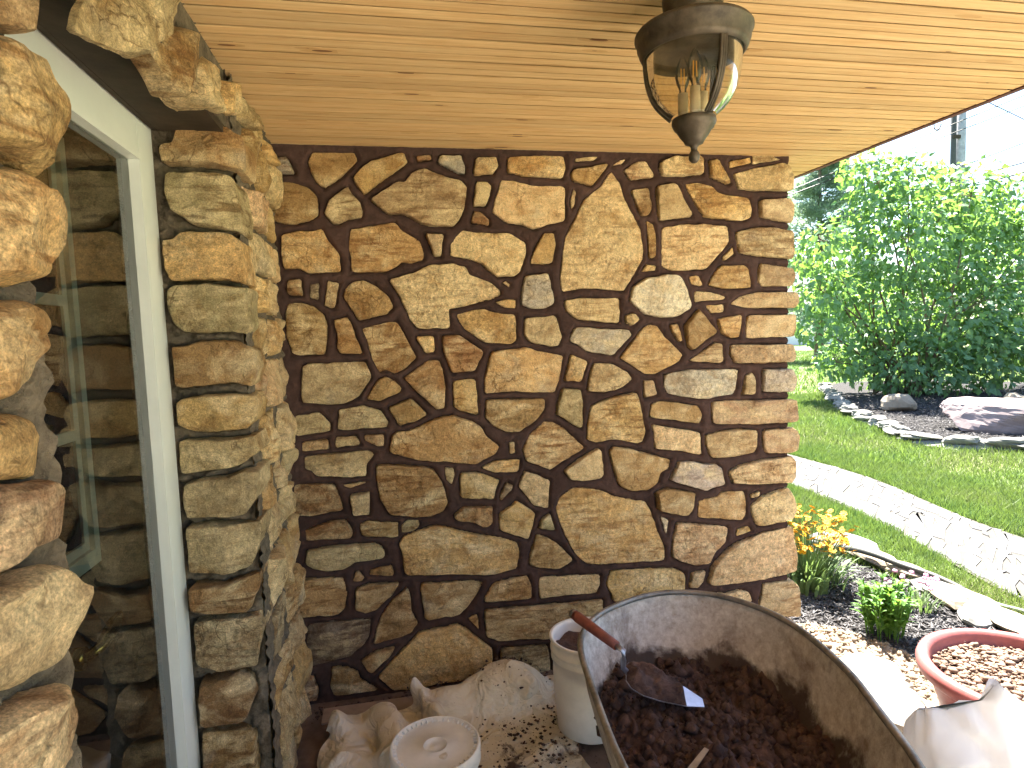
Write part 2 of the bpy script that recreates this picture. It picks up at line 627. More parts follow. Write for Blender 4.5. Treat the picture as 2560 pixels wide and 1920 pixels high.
# stone outlines measured on each wall plane, in millimetres (colour code, then points)
WALL_STONES = """y -398,2284 -359,2287 -330,2218 -402,2219 -422,2247
b -264,2308 -93,2312 -85,2278 -141,2218 -223,2161 -245,2176 -266,2202 -288,2266 -277,2286
g -32,2282 104,2315 119,2274 -17,2176 -69,2138 -100,2178 -115,2204 -68,2256
r 149,2301 210,2307 213,2288 155,2277
b -407,2194 -338,2189 -284,2170 -247,2131 -251,2056 -286,2033 -346,2019 -390,2022 -430,2033 -444,2078 -433,2163
o -130,2175 -114,2143 -84,2112 -74,2077 -78,2048 -139,2036 -172,2019 -200,2020 -233,2062 -214,2114 -188,2140
t 187,2255 266,2221 341,2202 360,2175 349,2091 319,2034 294,2010 212,2010 155,2022 97,2058 18,2063 -49,2121 66,2195 98,2195 129,2237
g -403,1982 -327,1999 -289,1996 -240,2007 -220,1964 -173,1894 -175,1827 -304,1823 -356,1844 -401,1842 -408,1894
g -133,2002 -57,2016 52,2034 80,1999 152,1954 171,1900 163,1873 112,1859 79,1863 6,1823 -136,1824 -138,1891 -144,1923
y 246,2309 343,2311 356,2261 356,2230 327,2230 235,2274
g 396,2301 490,2306 501,2267 475,2231 387,2223
g 537,2304 642,2315 789,2315 798,2270 783,2217 607,2224 532,2241
t 400,2203 452,2200 466,2185 459,2137 433,2095 379,2095 389,2158
p 506,2210 553,2211 638,2191 792,2188 790,2038 716,2020 641,1998 581,2020 546,2024 515,2032 463,2074 481,2144
r 382,2077 413,2078 452,2041 448,2013 367,2028
t 172,1984 256,1983 238,1885 206,1885 190,1933
p 330,1998 410,1989 535,1986 607,1946 611,1906 594,1851 571,1808 554,1797 472,1797 405,1853 350,1875 271,1890 276,1938 305,1974
g 689,1987 734,1990 744,1930 721,1849 623,1850 624,1869 648,1924
p 838,2304 894,2313 947,2316 927,2298 841,2293
g 827,2261 993,2287 958,2232 911,2185 822,2209 816,2233
p 1010,2277 1047,2305 1074,2306 1060,2287
k 1060,2259 1128,2301 1169,2302 1210,2246 1206,2227 1093,2212 1076,2234
p 1235,2297 1301,2326 1424,2329 1449,2310 1449,2246 1353,2235 1248,2234 1229,2268
t 828,2175 842,2163 829,2104 816,2088 812,2128
p 1002,2255 1045,2205 1064,2140 1117,2042 1140,1991 1147,1927 1144,1857 1145,1867 1063,1736 1052,1724 930,1736 846,1739 763,1726 755,1780 767,1868 771,1898 786,1973 831,2048 873,2129 957,2192
b 1095,2175 1181,2190 1194,2103 1190,2077 1172,2058 1141,2058 1118,2102
t 1214,2182 1230,2202 1300,2209 1317,2196 1393,2056 1227,2034 1218,2103
b 1168,2042 1199,2026 1211,1975 1209,1876 1176,1866 1172,1959
g 1355,2203 1426,2211 1484,2199 1512,2173 1570,2157 1680,2145 1698,2090 1687,2053 1643,2037 1555,2043 1450,2053 1401,2120
p 1237,2010 1368,2027 1435,2023 1565,2017 1569,1942 1532,1892 1480,1843 1451,1818 1336,1811 1273,1814 1238,1837
g 1474,2311 1517,2318 1556,2251 1579,2206 1567,2203 1479,2234
g 1575,2307 1684,2328 1690,2302 1582,2279
t 1695,2343 1747,2346 1799,2337 1844,2320 1695,2296
t 1596,2252 1717,2283 1859,2309 1893,2293 1912,2250 1901,2177 1687,2175 1625,2184
k 1728,2136 1893,2149 1916,2118 1905,2031 1860,2031 1732,2054
t 1606,1987 1698,2011 1792,2011 1913,1994 1919,1889 1906,1859 1716,1874 1620,1892
g 1594,1925 1600,1885 1550,1853 1532,1866
r -388,1802 -333,1804 -330,1732 -388,1735 -397,1764
d -304,1783 -264,1786 -271,1716 -304,1725
t -232,1799 -183,1789 -207,1681 -227,1677 -251,1691 -239,1752
b -135,1789 -91,1795 -43,1778 13,1727 31,1681 4,1649 -118,1624 -139,1665 -176,1722 -166,1760
b -392,1706 -339,1711 -295,1695 -251,1659 -238,1611 -246,1540 -256,1490 -343,1488 -388,1496 -408,1576 -405,1669
b -218,1634 -163,1650 -144,1620 -125,1551 -105,1487 -198,1488 -210,1515 -205,1554
b -108,1598 38,1625 60,1590 96,1513 118,1463 83,1428 21,1397 -17,1417 -41,1406 -71,1456 -92,1550
o -353,1459 -97,1460 -74,1402 -75,1384 -128,1308 -191,1281 -249,1280 -366,1297
p 11,1795 129,1829 190,1857 282,1860 343,1848 357,1811 443,1779 489,1741 491,1719 449,1702 336,1677 261,1663 264,1581 118,1585 92,1625 52,1726
k 493,1775 512,1782 533,1768 527,1750
y 596,1801 703,1817 729,1696 725,1677 689,1654 614,1656 574,1674 581,1746
g 462,1689 494,1701 553,1700 551,1662 508,1663
g 291,1641 366,1661 416,1666 447,1649 554,1637 553,1524 531,1505 408,1514 332,1572 302,1610
t 587,1621 734,1629 761,1533 743,1492 707,1487 603,1513 584,1548
g 116,1555 195,1558 195,1482 149,1480 121,1533
r 226,1554 303,1558 409,1480 362,1391 259,1389 223,1502
g 435,1479 534,1487 589,1495 647,1477 763,1447 757,1408 742,1345 720,1282 608,1288 511,1299 396,1292 402,1361 409,1392
b 54,1381 113,1421 166,1455 212,1453 226,1413 235,1338 225,1242 190,1235 105,1317
g 1161,1843 1208,1837 1206,1816 1140,1811
w 1094,1746 1153,1783 1259,1803 1319,1794 1354,1737 1381,1661 1374,1638 1309,1600 1220,1600 1151,1618 1075,1681
p 769,1692 845,1701 1035,1698 1036,1624 1027,1581 883,1595 829,1604 777,1644
p 1053,1614 1078,1630 1105,1627 1129,1596 1090,1567 1056,1582
y 818,1573 909,1568 1076,1553 1090,1528 995,1436 873,1458 833,1489 788,1510 801,1548
g 1178,1576 1213,1570 1240,1523 1286,1479 1336,1427 1321,1398 1199,1343 1146,1347 1077,1391 1025,1426 1064,1474 1143,1563
g 1270,1572 1309,1577 1330,1524 1331,1487 1318,1486 1283,1532
g 1372,1786 1415,1791 1440,1749 1429,1741 1383,1753
g 795,1455 877,1418 845,1321 758,1332
t 902,1409 990,1405 1059,1366 1089,1329 1040,1292 953,1270 865,1281 884,1374
g 1528,1837 1653,1837 1671,1815 1690,1758 1686,1728 1553,1724 1461,1745 1495,1801
k 1728,1843 1795,1837 1875,1823 1914,1819 1931,1788 1910,1732 1746,1734 1720,1758
t 1396,1720 1479,1715 1556,1690 1545,1677 1435,1673 1399,1667
k 1626,1689 1716,1711 1925,1706 1935,1682 1933,1648 1918,1628 1678,1634 1645,1638 1578,1657
g 1450,1653 1545,1657 1546,1621 1482,1612
b 1413,1639 1435,1620 1507,1528 1382,1445 1357,1460 1344,1563
g 1508,1591 1637,1608 1633,1541 1622,1497 1577,1495 1533,1517 1515,1561
p 1667,1604 1930,1600 1932,1531 1922,1490 1659,1492 1659,1557
t 1499,1484 1540,1470 1543,1392 1524,1379 1360,1396
k 1577,1465 1678,1465 1915,1458 1930,1410 1923,1369 1595,1376 1573,1424
y 1241,1342 1360,1360 1381,1359 1621,1351 1613,1260 1594,1230 1505,1221 1460,1213 1416,1215 1344,1229 1257,1251 1237,1288
p 1655,1319 1689,1333 1711,1306 1703,1224 1635,1224
y 1742,1346 1903,1339 1923,1296 1923,1254 1908,1224 1742,1232
k 1479,1202 1564,1204 1923,1191 1925,1146 1916,1083 1715,1079 1481,1095
g 1175,1208 1214,1219 1293,1212 1409,1188 1434,1143 1423,1099 1321,1116 1163,1145
p 1177,1114 1266,1095 1375,1075 1422,1058 1429,949 1283,982 1186,996 1190,1039
p 1444,1046 1537,1064 1620,1066 1715,1053 1720,969 1707,942 1581,926 1473,931 1444,1005
k 1745,1051 1908,1055 1940,1035 1952,1006 1944,936 1889,925 1764,932 1745,974
y 1307,929 1355,929 1376,927 1428,910 1502,904 1532,881 1550,799 1449,775 1375,800 1266,840 1259,844
p 1562,861 1615,889 1749,907 1901,914 1928,883 1921,812 1893,782 1676,789 1580,804
b -45,1386 -18,1393 20,1370 48,1338 45,1323 -14,1296 -50,1282 -105,1297 -73,1350
b 86,1299 156,1218 99,1190 35,1176 23,1183 -18,1259
o -388,1247 -294,1258 -251,1206 -250,1172 -313,1164 -394,1158 -411,1207
o -219,1261 -113,1275 -43,1248 -13,1194 -23,1173 -229,1171
r -372,1135 -266,1140 -262,1097 -375,1094
o -236,1147 -152,1148 -133,1105 -239,1100
r -119,1149 -36,1146 -38,1094 -68,1094 -120,1127
o -367,1074 -261,1079 -105,1083 -79,1063 -111,1022 -116,973 -179,967 -318,985 -340,1008 -370,1020
b -9,1138 9,1153 58,1153 98,1166 177,1201 255,1215 341,1179 384,1151 408,1105 458,1060 437,1029 349,987 215,1004 92,1025 -22,1065
g 264,1359 364,1366 370,1284 370,1202 286,1226 262,1246
b 402,1270 543,1269 673,1259 668,1207 621,1155 554,1117 489,1115 429,1154 398,1188
t 500,1076 526,1077 531,1022 505,1021
g 371,970 430,997 550,995 538,937 434,942
o 214,982 251,979 257,943 242,906 233,910 218,930
o 751,1306 835,1295 847,1259 844,1122 830,1113 773,1146 718,1185 722,1227
b 667,1159 703,1157 756,1124 851,1026 820,1005 697,941 684,936 576,980 561,1039 603,1111
g 884,1218 980,1252 1102,1269 1116,1238 1132,1161 1152,1082 1133,1033 1105,1025 990,1053 903,1045 862,1058 864,1127
k 1136,1320 1191,1319 1211,1246 1140,1233
t 910,1022 927,1014 932,957 939,900 927,880 841,871 773,883 747,928 826,981
g 986,1023 1062,1011 1268,942 1260,898 1220,881 1208,834 1154,800 1065,804 1009,834 986,903 964,1005
b -81,1020 33,1011 137,994 170,982 190,939 205,916 226,825 205,788 142,768 80,771 -32,797 -65,860 -80,924
g 282,957 355,955 459,908 442,887 427,824 277,840 274,926
b 483,900 515,881 506,859 454,811 450,835
t 564,942 630,920 682,890 685,884 675,762 655,761 605,778 536,870 547,898
r -411,960 -250,951 -235,909 -219,830 -353,819 -416,826 -420,906
g -219,940 -150,948 -115,944 -190,925
o -193,899 -108,906 -106,851 -113,801 -183,803 -193,865
r -380,764 -276,795 -215,792 -190,759 -184,733 -192,710 -383,712
b -157,765 -126,779 7,757 4,696 -13,692 -154,711
o 17,745 40,765 92,760 97,734 74,714 19,712
o -382,675 -282,686 -104,679 -69,662 -53,622 -63,607 -174,606 -235,575 -294,575 -360,595 -391,617
b -185,560 -170,560 -151,531 -161,516 -200,519
b -125,560 -86,571 -29,573 -25,523 -129,541
g 1,664 18,694 78,714 144,733 203,724 312,685 456,648 527,617 536,577 523,495 417,480 193,505 19,524 14,605
b 239,766 285,804 421,795 418,720 400,702 371,705 336,728 254,745
g 527,812 611,748 603,703 574,626 444,678 444,757 504,794
o 637,716 678,742 705,653 672,656 622,674
g 611,649 668,627 720,588 787,507 724,476 650,481 570,506 586,578
g 705,750 727,808 789,847 857,840 926,824 994,788 1146,751 1170,704 1198,612 1231,533 1232,470 1224,460 917,469 841,484 781,551 739,640
b 1186,792 1244,810 1394,773 1382,710 1348,662 1257,686 1196,706
w 1213,673 1255,655 1241,587 1234,595
k 1294,641 1564,593 1548,518 1484,478 1453,425 1382,420 1315,440 1264,473 1273,570
g 1408,732 1501,745 1524,767 1649,760 1660,692 1652,640 1633,616 1403,648
p 1679,738 1729,754 1725,729 1679,719
p 1679,687 1745,731 1885,762 1917,709 1937,642 1910,594 1752,580 1710,582 1687,636
g 1606,576 1667,585 1686,558 1602,538
p 1752,548 1918,561 1930,469 1942,394 1938,329 1811,310 1635,301 1467,311 1448,329 1468,402 1521,460 1598,509 1675,530
p 1367,388 1441,391 1430,342 1392,307 1353,312
g 959,437 1094,436 1275,419 1337,388 1332,247 966,291 960,326 938,377
p 1543,265 1612,275 1674,256 1693,203 1519,152 1443,197 1448,276
p 1744,292 1910,288 1943,254 1951,172 1943,99 1732,125 1724,199
t 1719,63 1939,70 1967,-104 1906,-137 1718,-111
b 82,480 211,473 319,466 367,450 340,404 309,361 255,311 96,305
b 410,445 482,457 569,461 584,422 585,348 364,359 365,381
p 618,448 785,438 913,428 908,374 893,338 673,345 617,344
t 360,328 577,318 816,310 921,308 918,218 812,162 657,152 572,163 422,170 368,197
g 287,294 330,310 338,234
o 428,138 649,127 663,27 661,-42 423,-7
g 69,262 236,276 244,273 279,252 366,167 398,136 392,49 335,23 45,2 -59,12 -119,80 -37,163
b -428,560 -236,542 -222,465 -236,402 -270,375 -428,388 -428,501
b -192,488 -137,505 1,493 -31,442 -107,386 -155,380 -198,405
b 26,467 40,453 47,359 70,301 42,258 -11,245 -129,230 -112,294 -87,356 -39,420
d -395,353 -289,355 -127,346 -138,274 -158,245 -218,199 -306,177 -409,165
b -188,164 -135,196 -31,213 -55,173 -140,99 -161,114
b -307,154 -246,149 -194,114 -188,86 -107,15 -170,17 -307,18 -319,67
r -447,124 -380,126 -362,62 -368,20 -400,21 -452,37
p 936,136 1095,173 1297,147 1314,-134 951,-80
g 1379,107 1675,59 1675,-166 1376,-143"""
REVEAL_STONES = """b -607,2102 -601,2115 -570,2119 -561,2161 -555,2167 -429,2171 -384,2143 -377,2105 -384,2046 -446,2058 -604,2067
o -595,2032 -584,2040 -437,2037 -412,2025 -399,1946 -403,1873 -441,1880 -539,1897 -544,1906 -585,1935 -597,1977
g -614,1848 -585,1851 -565,1870 -531,1874 -429,1867 -408,1847 -399,1747 -400,1723 -456,1738 -599,1733 -617,1770
o -625,1651 -616,1711 -594,1723 -501,1725 -439,1714 -398,1710 -405,1598 -422,1579 -460,1587 -573,1585 -601,1621
b -627,1547 -567,1548 -547,1559 -443,1560 -394,1530 -387,1485 -407,1424 -451,1436 -483,1434 -588,1426 -629,1435
g -625,1381 -593,1396 -505,1405 -466,1403 -402,1396 -391,1364 -401,1323 -428,1297 -448,1298 -531,1293 -593,1307 -633,1320 -633,1361
o -614,1273 -475,1269 -443,1270 -403,1278 -390,1228 -451,1190 -478,1182 -609,1175 -632,1183
o -633,1142 -569,1151 -483,1158 -436,1175 -394,1172 -398,1109 -438,1041 -477,1041 -606,1039 -631,1076
o -636,1002 -620,1019 -455,1012 -404,1012 -406,971 -433,881 -506,865 -614,880 -624,901
b -643,839 -509,833 -414,855 -417,809 -455,738 -544,749 -646,766
o -637,719 -558,725 -473,722 -421,729 -416,681 -445,566 -475,566 -535,565 -617,595 -636,626
r -651,530 -497,550 -464,531 -450,476 -486,400 -656,401
b -642,349 -607,381 -488,366 -463,343 -461,236 -470,168 -636,199 -645,316"""
FACE_STONES = """p 1052,2014 1072,2055 1122,2107 1435,2270 1418,2183 1348,2131 1275,2080 1209,2053
b 1360,2126 1429,2183 1531,2247 1627,2276 1672,2262 1572,2134 1508,2085 1442,2113
p 1664,2229 1774,2281 1865,2283 1831,2161 1702,2136 1650,2137
g 1881,2271 2054,2329 2085,2299 2058,2238 1882,2181"""
PIER_STONES = """b 655,1880 793,1955 788,1929 779,1903 729,1864 701,1857 649,1838
g 648,1834 701,1855 728,1859 769,1861 780,1848 805,1839 816,1816 808,1795 791,1778 783,1743 771,1733 732,1746 683,1745 633,1736
g 630,1720 680,1728 719,1734 739,1725 767,1722 797,1711 812,1690 807,1666 785,1645 767,1625 720,1619 662,1618 614,1619
g 611,1596 659,1597 707,1601 736,1594 749,1586 736,1555 733,1553 716,1517 686,1502 643,1501 596,1502
g 594,1491 641,1489 688,1489 707,1480 726,1462 737,1441 731,1426 714,1420 667,1426 632,1434 587,1444
k 587,1442 632,1432 667,1424 714,1418 730,1406 721,1382 718,1364 718,1364 712,1352 677,1356 619,1351 579,1352
t 616,1337 677,1341 704,1332 727,1308 738,1283 733,1227 720,1220 658,1228 611,1248 564,1262 574,1326
k 597,1220 644,1220 708,1202 731,1189 755,1149 755,1131 731,1116 695,1115 675,1090 550,1174 558,1220"""
# folded drop cloth: x, y, z in millimetres of a 46 x 42 grid of points
CLOTH = [
    -324, 1446, 30, -331, 1413, 20, -308, 1416, 21, -284, 1422, 24, -261, 1436, 13, -243, 1470, 27, -231, 1472, 38, -208, 1460, 38, -163, 1448, 33, -139, 1440, 29, -118, 1439, 18, -89, 1443, 8, -41, 1454, 7, 15, 1464, 30,
    6, 1437, 52, 14, 1407, 73, 33, 1428, 48, 57, 1447, 24, 83, 1457, 27, 103, 1456, 19, 128, 1449, 7, 154, 1451, 17, 168, 1444, 23, 171, 1432, 8, 190, 1421, 9, 212, 1413, 7, 256, 1426, 15, 273, 1413, 17,
    278, 1413, 6, 313, 1402, 9, 335, 1399, 7, 358, 1393, 7, 384, 1394, 7, 410, 1399, 7, 452, 1403, 6, 460, 1411, 11, 482, 1374, 15, 506, 1366, 14, 526, 1370, 11, 548, 1370, 10, 578, 1384, 13, 592, 1374, 10,
    614, 1381, 15, 637, 1383, 7, 657, 1385, 8, 682, 1381, 10, -358, 1451, 23, -335, 1445, 15, -315, 1444, 17, -295, 1447, 12, -267, 1480, 17, -245, 1492, 12, -220, 1488, 17, -189, 1473, 13, -151, 1464, 13, -134, 1465, 27,
    -111, 1467, 27, -87, 1473, 12, -30, 1487, 16, -1, 1474, 57, -1, 1438, 90, 18, 1435, 87, 41, 1447, 69, 64, 1455, 52, 87, 1485, 12, 110, 1479, 14, 132, 1480, 12, 155, 1479, 18, 173, 1471, 17, 183, 1447, 28,
    199, 1438, 27, 222, 1437, 24, 248, 1436, 22, 268, 1445, 15, 299, 1434, 13, 316, 1431, 9, 342, 1422, 13, 365, 1415, 17, 384, 1415, 17, 398, 1418, 14, 442, 1424, 10, 469, 1420, 11, 492, 1407, 13, 501, 1393, 10,
    526, 1410, 12, 545, 1398, 8, 568, 1400, 7, 591, 1403, 9, 615, 1404, 10, 636, 1409, 12, 660, 1409, 9, 679, 1413, 11, -353, 1496, 26, -335, 1480, 10, -315, 1475, 13, -288, 1502, 11, -271, 1523, 16, -251, 1531, 12,
    -223, 1520, 15, -183, 1500, 17, -149, 1493, 10, -138, 1491, 19, -117, 1487, 12, -77, 1506, 17, -37, 1492, 47, -12, 1477, 84, 4, 1455, 114, 21, 1455, 106, 46, 1465, 90, 63, 1484, 56, 89, 1503, 32, 113, 1502, 30,
    121, 1518, 18, 153, 1503, 28, 166, 1483, 39, 185, 1473, 40, 216, 1479, 25, 227, 1469, 18, 249, 1475, 18, 265, 1474, 17, 286, 1477, 11, 318, 1460, 10, 341, 1450, 15, 366, 1446, 17, 388, 1438, 18, 406, 1443, 11,
    429, 1444, 13, 457, 1443, 13, 475, 1446, 15, 498, 1434, 9, 522, 1435, 8, 543, 1441, 11, 567, 1435, 9, 590, 1435, 10, 614, 1432, 7, 632, 1437, 11, 661, 1436, 9, 679, 1435, 10, -351, 1547, 21, -327, 1534, 14,
    -305, 1539, 15, -293, 1541, 33, -280, 1555, 22, -258, 1568, 24, -229, 1558, 18, -193, 1540, 15, -152, 1519, 22, -130, 1514, 18, -114, 1520, 7, -78, 1520, 29, -48, 1495, 76, -23, 1480, 114, 1, 1472, 133, 24, 1472, 132,
    36, 1491, 80, 71, 1502, 63, 95, 1512, 50, 110, 1531, 41, 131, 1517, 52, 149, 1523, 48, 176, 1512, 46, 197, 1513, 30, 213, 1511, 19, 232, 1509, 8, 248, 1505, 18, 270, 1499, 23, 290, 1500, 18, 320, 1488, 14,
    337, 1496, 7, 366, 1479, 14, 383, 1471, 12, 403, 1469, 12, 426, 1469, 15, 457, 1471, 11, 479, 1472, 14, 498, 1468, 12, 522, 1473, 16, 543, 1472, 14, 567, 1465, 8, 590, 1462, 8, 610, 1465, 10, 637, 1461, 8,
    658, 1462, 8, 681, 1467, 9, -342, 1584, 12, -325, 1579, 24, -310, 1579, 42, -295, 1579, 63, -275, 1581, 65, -254, 1589, 68, -232, 1593, 36, -191, 1573, 14, -151, 1545, 19, -133, 1542, 23, -115, 1542, 21, -79, 1536, 46,
    -55, 1527, 74, -26, 1504, 129, -3, 1505, 126, 13, 1506, 111, 39, 1521, 82, 66, 1528, 42, 87, 1545, 40, 106, 1556, 48, 125, 1553, 50, 158, 1545, 60, 180, 1542, 48, 199, 1542, 27, 218, 1534, 29, 233, 1540, 7,
    248, 1537, 15, 262, 1536, 20, 284, 1530, 16, 316, 1520, 15, 343, 1517, 12, 362, 1513, 10, 383, 1503, 12, 407, 1492, 16, 434, 1502, 12, 455, 1497, 15, 474, 1500, 15, 497, 1497, 14, 523, 1504, 17, 548, 1501, 19,
    565, 1498, 12, 588, 1500, 13, 608, 1491, 7, 631, 1492, 9, 657, 1494, 8, 678, 1497, 8, -336, 1618, 19, -315, 1612, 30, -310, 1618, 70, -292, 1614, 83, -276, 1610, 99, -255, 1614, 111, -228, 1604, 79, -192, 1604, 32,
    -153, 1585, 23, -128, 1572, 23, -99, 1569, 36, -85, 1560, 61, -56, 1548, 87, -29, 1539, 112, -6, 1533, 131, 13, 1543, 81, 41, 1557, 38, 69, 1564, 10, 98, 1570, 9, 114, 1579, 27, 131, 1578, 28, 164, 1572, 56,
    187, 1567, 37, 205, 1563, 46, 217, 1564, 26, 228, 1571, 8, 244, 1560, 18, 263, 1551, 9, 279, 1558, 16, 307, 1555, 16, 342, 1546, 13, 364, 1540, 13, 387, 1529, 15, 410, 1529, 14, 430, 1523, 17, 452, 1523, 19,
    475, 1529, 15, 504, 1523, 16, 525, 1526, 23, 549, 1529, 22, 572, 1529, 20, 587, 1534, 17, 600, 1526, 10, 624, 1525, 11, 650, 1526, 9, 670, 1528, 7, -334, 1653, 14, -308, 1636, 43, -289, 1634, 60, -283, 1638, 93,
    -275, 1635, 118, -256, 1630, 109, -235, 1624, 81, -191, 1617, 50, -153, 1614, 27, -119, 1598, 31, -100, 1594, 46, -80, 1589, 61, -53, 1579, 80, -29, 1577, 81, -6, 1578, 76, 14, 1579, 54, 42, 1587, 29, 71, 1591, 21,
    93, 1590, 17, 120, 1599, 19, 140, 1602, 57, 174, 1602, 64, 197, 1596, 61, 216, 1588, 44, 235, 1585, 40, 239, 1595, 28, 252, 1590, 18, 270, 1583, 14, 289, 1572, 9, 310, 1566, 9, 343, 1574, 12, 367, 1571, 11,
    389, 1566, 12, 416, 1575, 11, 432, 1563, 16, 452, 1558, 16, 460, 1565, 9, 491, 1555, 11, 522, 1553, 16, 546, 1556, 18, 572, 1558, 22, 573, 1554, 15, 595, 1553, 14, 621, 1554, 12, 644, 1555, 9, 672, 1557, 9,
    -349, 1696, 16, -315, 1680, 28, -288, 1670, 41, -277, 1654, 90, -261, 1657, 117, -243, 1645, 115, -221, 1644, 87, -195, 1639, 37, -157, 1638, 31, -112, 1624, 30, -91, 1625, 34, -76, 1622, 50, -50, 1610, 69, -26, 1607, 72,
    -4, 1610, 58, 24, 1613, 37, 54, 1612, 18, 76, 1620, 20, 90, 1619, 11, 116, 1627, 34, 153, 1633, 61, 186, 1635, 69, 208, 1626, 60, 226, 1625, 60, 245, 1624, 46, 266, 1629, 45, 279, 1622, 26, 286, 1612, 20,
    297, 1602, 11, 324, 1608, 14, 346, 1599, 8, 369, 1598, 9, 388, 1598, 10, 408, 1601, 13, 435, 1597, 12, 455, 1595, 8, 475, 1587, 13, 499, 1583, 10, 522, 1579, 10, 543, 1583, 14, 563, 1581, 16, 580, 1580, 16,
    604, 1585, 10, 624, 1583, 11, 646, 1584, 9, 671, 1581, 11, -358, 1729, 30, -343, 1735, 14, -304, 1706, 38, -268, 1684, 62, -255, 1667, 67, -236, 1673, 105, -211, 1669, 86, -189, 1666, 33, -163, 1659, 32, -103, 1643, 14,
    -102, 1652, 37, -66, 1650, 40, -48, 1646, 35, -24, 1639, 56, -1, 1643, 44, 23, 1642, 34, 50, 1640, 14, 65, 1637, 11, 85, 1645, 11, 114, 1648, 23, 160, 1661, 53, 194, 1668, 84, 216, 1662, 65, 236, 1657, 63,
    254, 1656, 57, 264, 1652, 39, 279, 1649, 30, 281, 1639, 16, 304, 1639, 14, 322, 1632, 9, 345, 1639, 14, 365, 1628, 8, 393, 1623, 8, 414, 1622, 9, 439, 1620, 9, 457, 1624, 9, 476, 1616, 13, 495, 1616, 11,
    520, 1611, 9, 543, 1607, 7, 566, 1606, 7, 586, 1611, 9, 598, 1602, 16, 625, 1613, 12, 648, 1612, 11, 666, 1628, 8, -362, 1773, 34, -352, 1772, 19, -319, 1747, 18, -283, 1722, 28, -255, 1698, 39, -233, 1695, 52,
    -208, 1693, 57, -184, 1689, 32, -155, 1675, 14, -119, 1669, 22, -80, 1665, 21, -58, 1662, 28, -40, 1665, 38, -22, 1670, 40, -2, 1671, 51, 19, 1671, 36, 44, 1669, 21, 63, 1668, 21, 83, 1660, 24, 108, 1673, 39,
    141, 1686, 62, 190, 1692, 79, 219, 1689, 71, 242, 1699, 68, 245, 1682, 52, 256, 1673, 37, 272, 1684, 30, 286, 1678, 20, 303, 1673, 15, 326, 1669, 12, 342, 1663, 14, 363, 1662, 15, 387, 1658, 10, 407, 1653, 9,
    428, 1653, 9, 456, 1650, 8, 477, 1639, 8, 501, 1640, 13, 517, 1645, 9, 540, 1642, 7, 560, 1636, 10, 587, 1639, 10, 606, 1641, 12, 627, 1646, 13, 653, 1652, 10, 677, 1659, 11, -366, 1801, 48, -350, 1797, 30,
    -323, 1782, 14, -293, 1763, 14, -260, 1736, 24, -222, 1718, 46, -206, 1718, 26, -183, 1716, 24, -140, 1701, 11, -108, 1688, 16, -88, 1688, 32, -63, 1678, 13, -45, 1688, 30, -18, 1705, 48, -4, 1704, 60, 13, 1722, 77,
    38, 1708, 55, 64, 1701, 33, 80, 1699, 41, 104, 1697, 27, 137, 1712, 75, 193, 1720, 79, 214, 1711, 75, 222, 1713, 58, 239, 1707, 44, 240, 1690, 29, 261, 1695, 20, 282, 1700, 14, 305, 1701, 14, 322, 1694, 18,
    337, 1691, 23, 363, 1691, 19, 383, 1690, 19, 403, 1689, 18, 423, 1686, 9, 447, 1679, 12, 473, 1669, 13, 496, 1670, 13, 512, 1671, 7, 538, 1671, 11, 562, 1668, 12, 584, 1669, 11, 607, 1673, 11, 633, 1671, 8,
    648, 1676, 11, 674, 1687, 10, -355, 1826, 57, -340, 1817, 32, -322, 1804, 27, -305, 1802, 20, -274, 1779, 16, -223, 1751, 38, -200, 1745, 31, -179, 1744, 29, -143, 1731, 17, -114, 1721, 20, -87, 1707, 14, -65, 1710, 18,
    -45, 1720, 30, -21, 1731, 42, -6, 1746, 73, 11, 1739, 72, 34, 1743, 68, 59, 1740, 64, 84, 1736, 52, 104, 1733, 53, 129, 1737, 61, 175, 1740, 69, 205, 1732, 61, 208, 1721, 43, 231, 1722, 40, 233, 1715, 27,
    256, 1721, 24, 279, 1727, 16, 312, 1744, 9, 322, 1728, 17, 346, 1722, 16, 368, 1719, 15, 388, 1714, 23, 405, 1717, 21, 424, 1715, 14, 449, 1710, 10, 477, 1695, 9, 495, 1698, 13, 517, 1690, 12, 538, 1694, 12,
    553, 1690, 8, 579, 1698, 10, 604, 1697, 7, 621, 1706, 12, 648, 1704, 8, 664, 1710, 12, -339, 1860, 72, -330, 1846, 43, -325, 1833, 12, -301, 1827, 20, -276, 1811, 15, -222, 1785, 26, -192, 1772, 26, -172, 1761, 38,
    -147, 1754, 28, -115, 1752, 11, -100, 1755, 29, -72, 1743, 22, -48, 1746, 17, -25, 1765, 50, -10, 1772, 79, 1, 1767, 106, 23, 1768, 92, 48, 1765, 77, 75, 1767, 71, 107, 1764, 56, 127, 1759, 48, 158, 1753, 48,
    179, 1751, 37, 195, 1745, 29, 220, 1743, 38, 242, 1742, 33, 262, 1753, 22, 281, 1762, 10, 307, 1771, 10, 327, 1762, 14, 351, 1753, 15, 370, 1750, 14, 391, 1746, 19, 414, 1739, 24, 434, 1736, 20, 456, 1734, 14,
    472, 1736, 12, 494, 1724, 9, 517, 1708, 7, 539, 1730, 12, 558, 1732, 10, 579, 1729, 9, 599, 1730, 12, 613, 1728, 8, 635, 1735, 7, 665, 1733, 7, -314, 1909, 111, -319, 1874, 40, -305, 1860, 32, -304, 1851, 9,
    -276, 1838, 8, -228, 1817, 14, -174, 1792, 41, -166, 1783, 57, -150, 1780, 52, -133, 1785, 48, -98, 1783, 23, -74, 1781, 26, -55, 1787, 44, -36, 1792, 56, -24, 1794, 100, 2, 1792, 99, 21, 1790, 106, 37, 1794, 96,
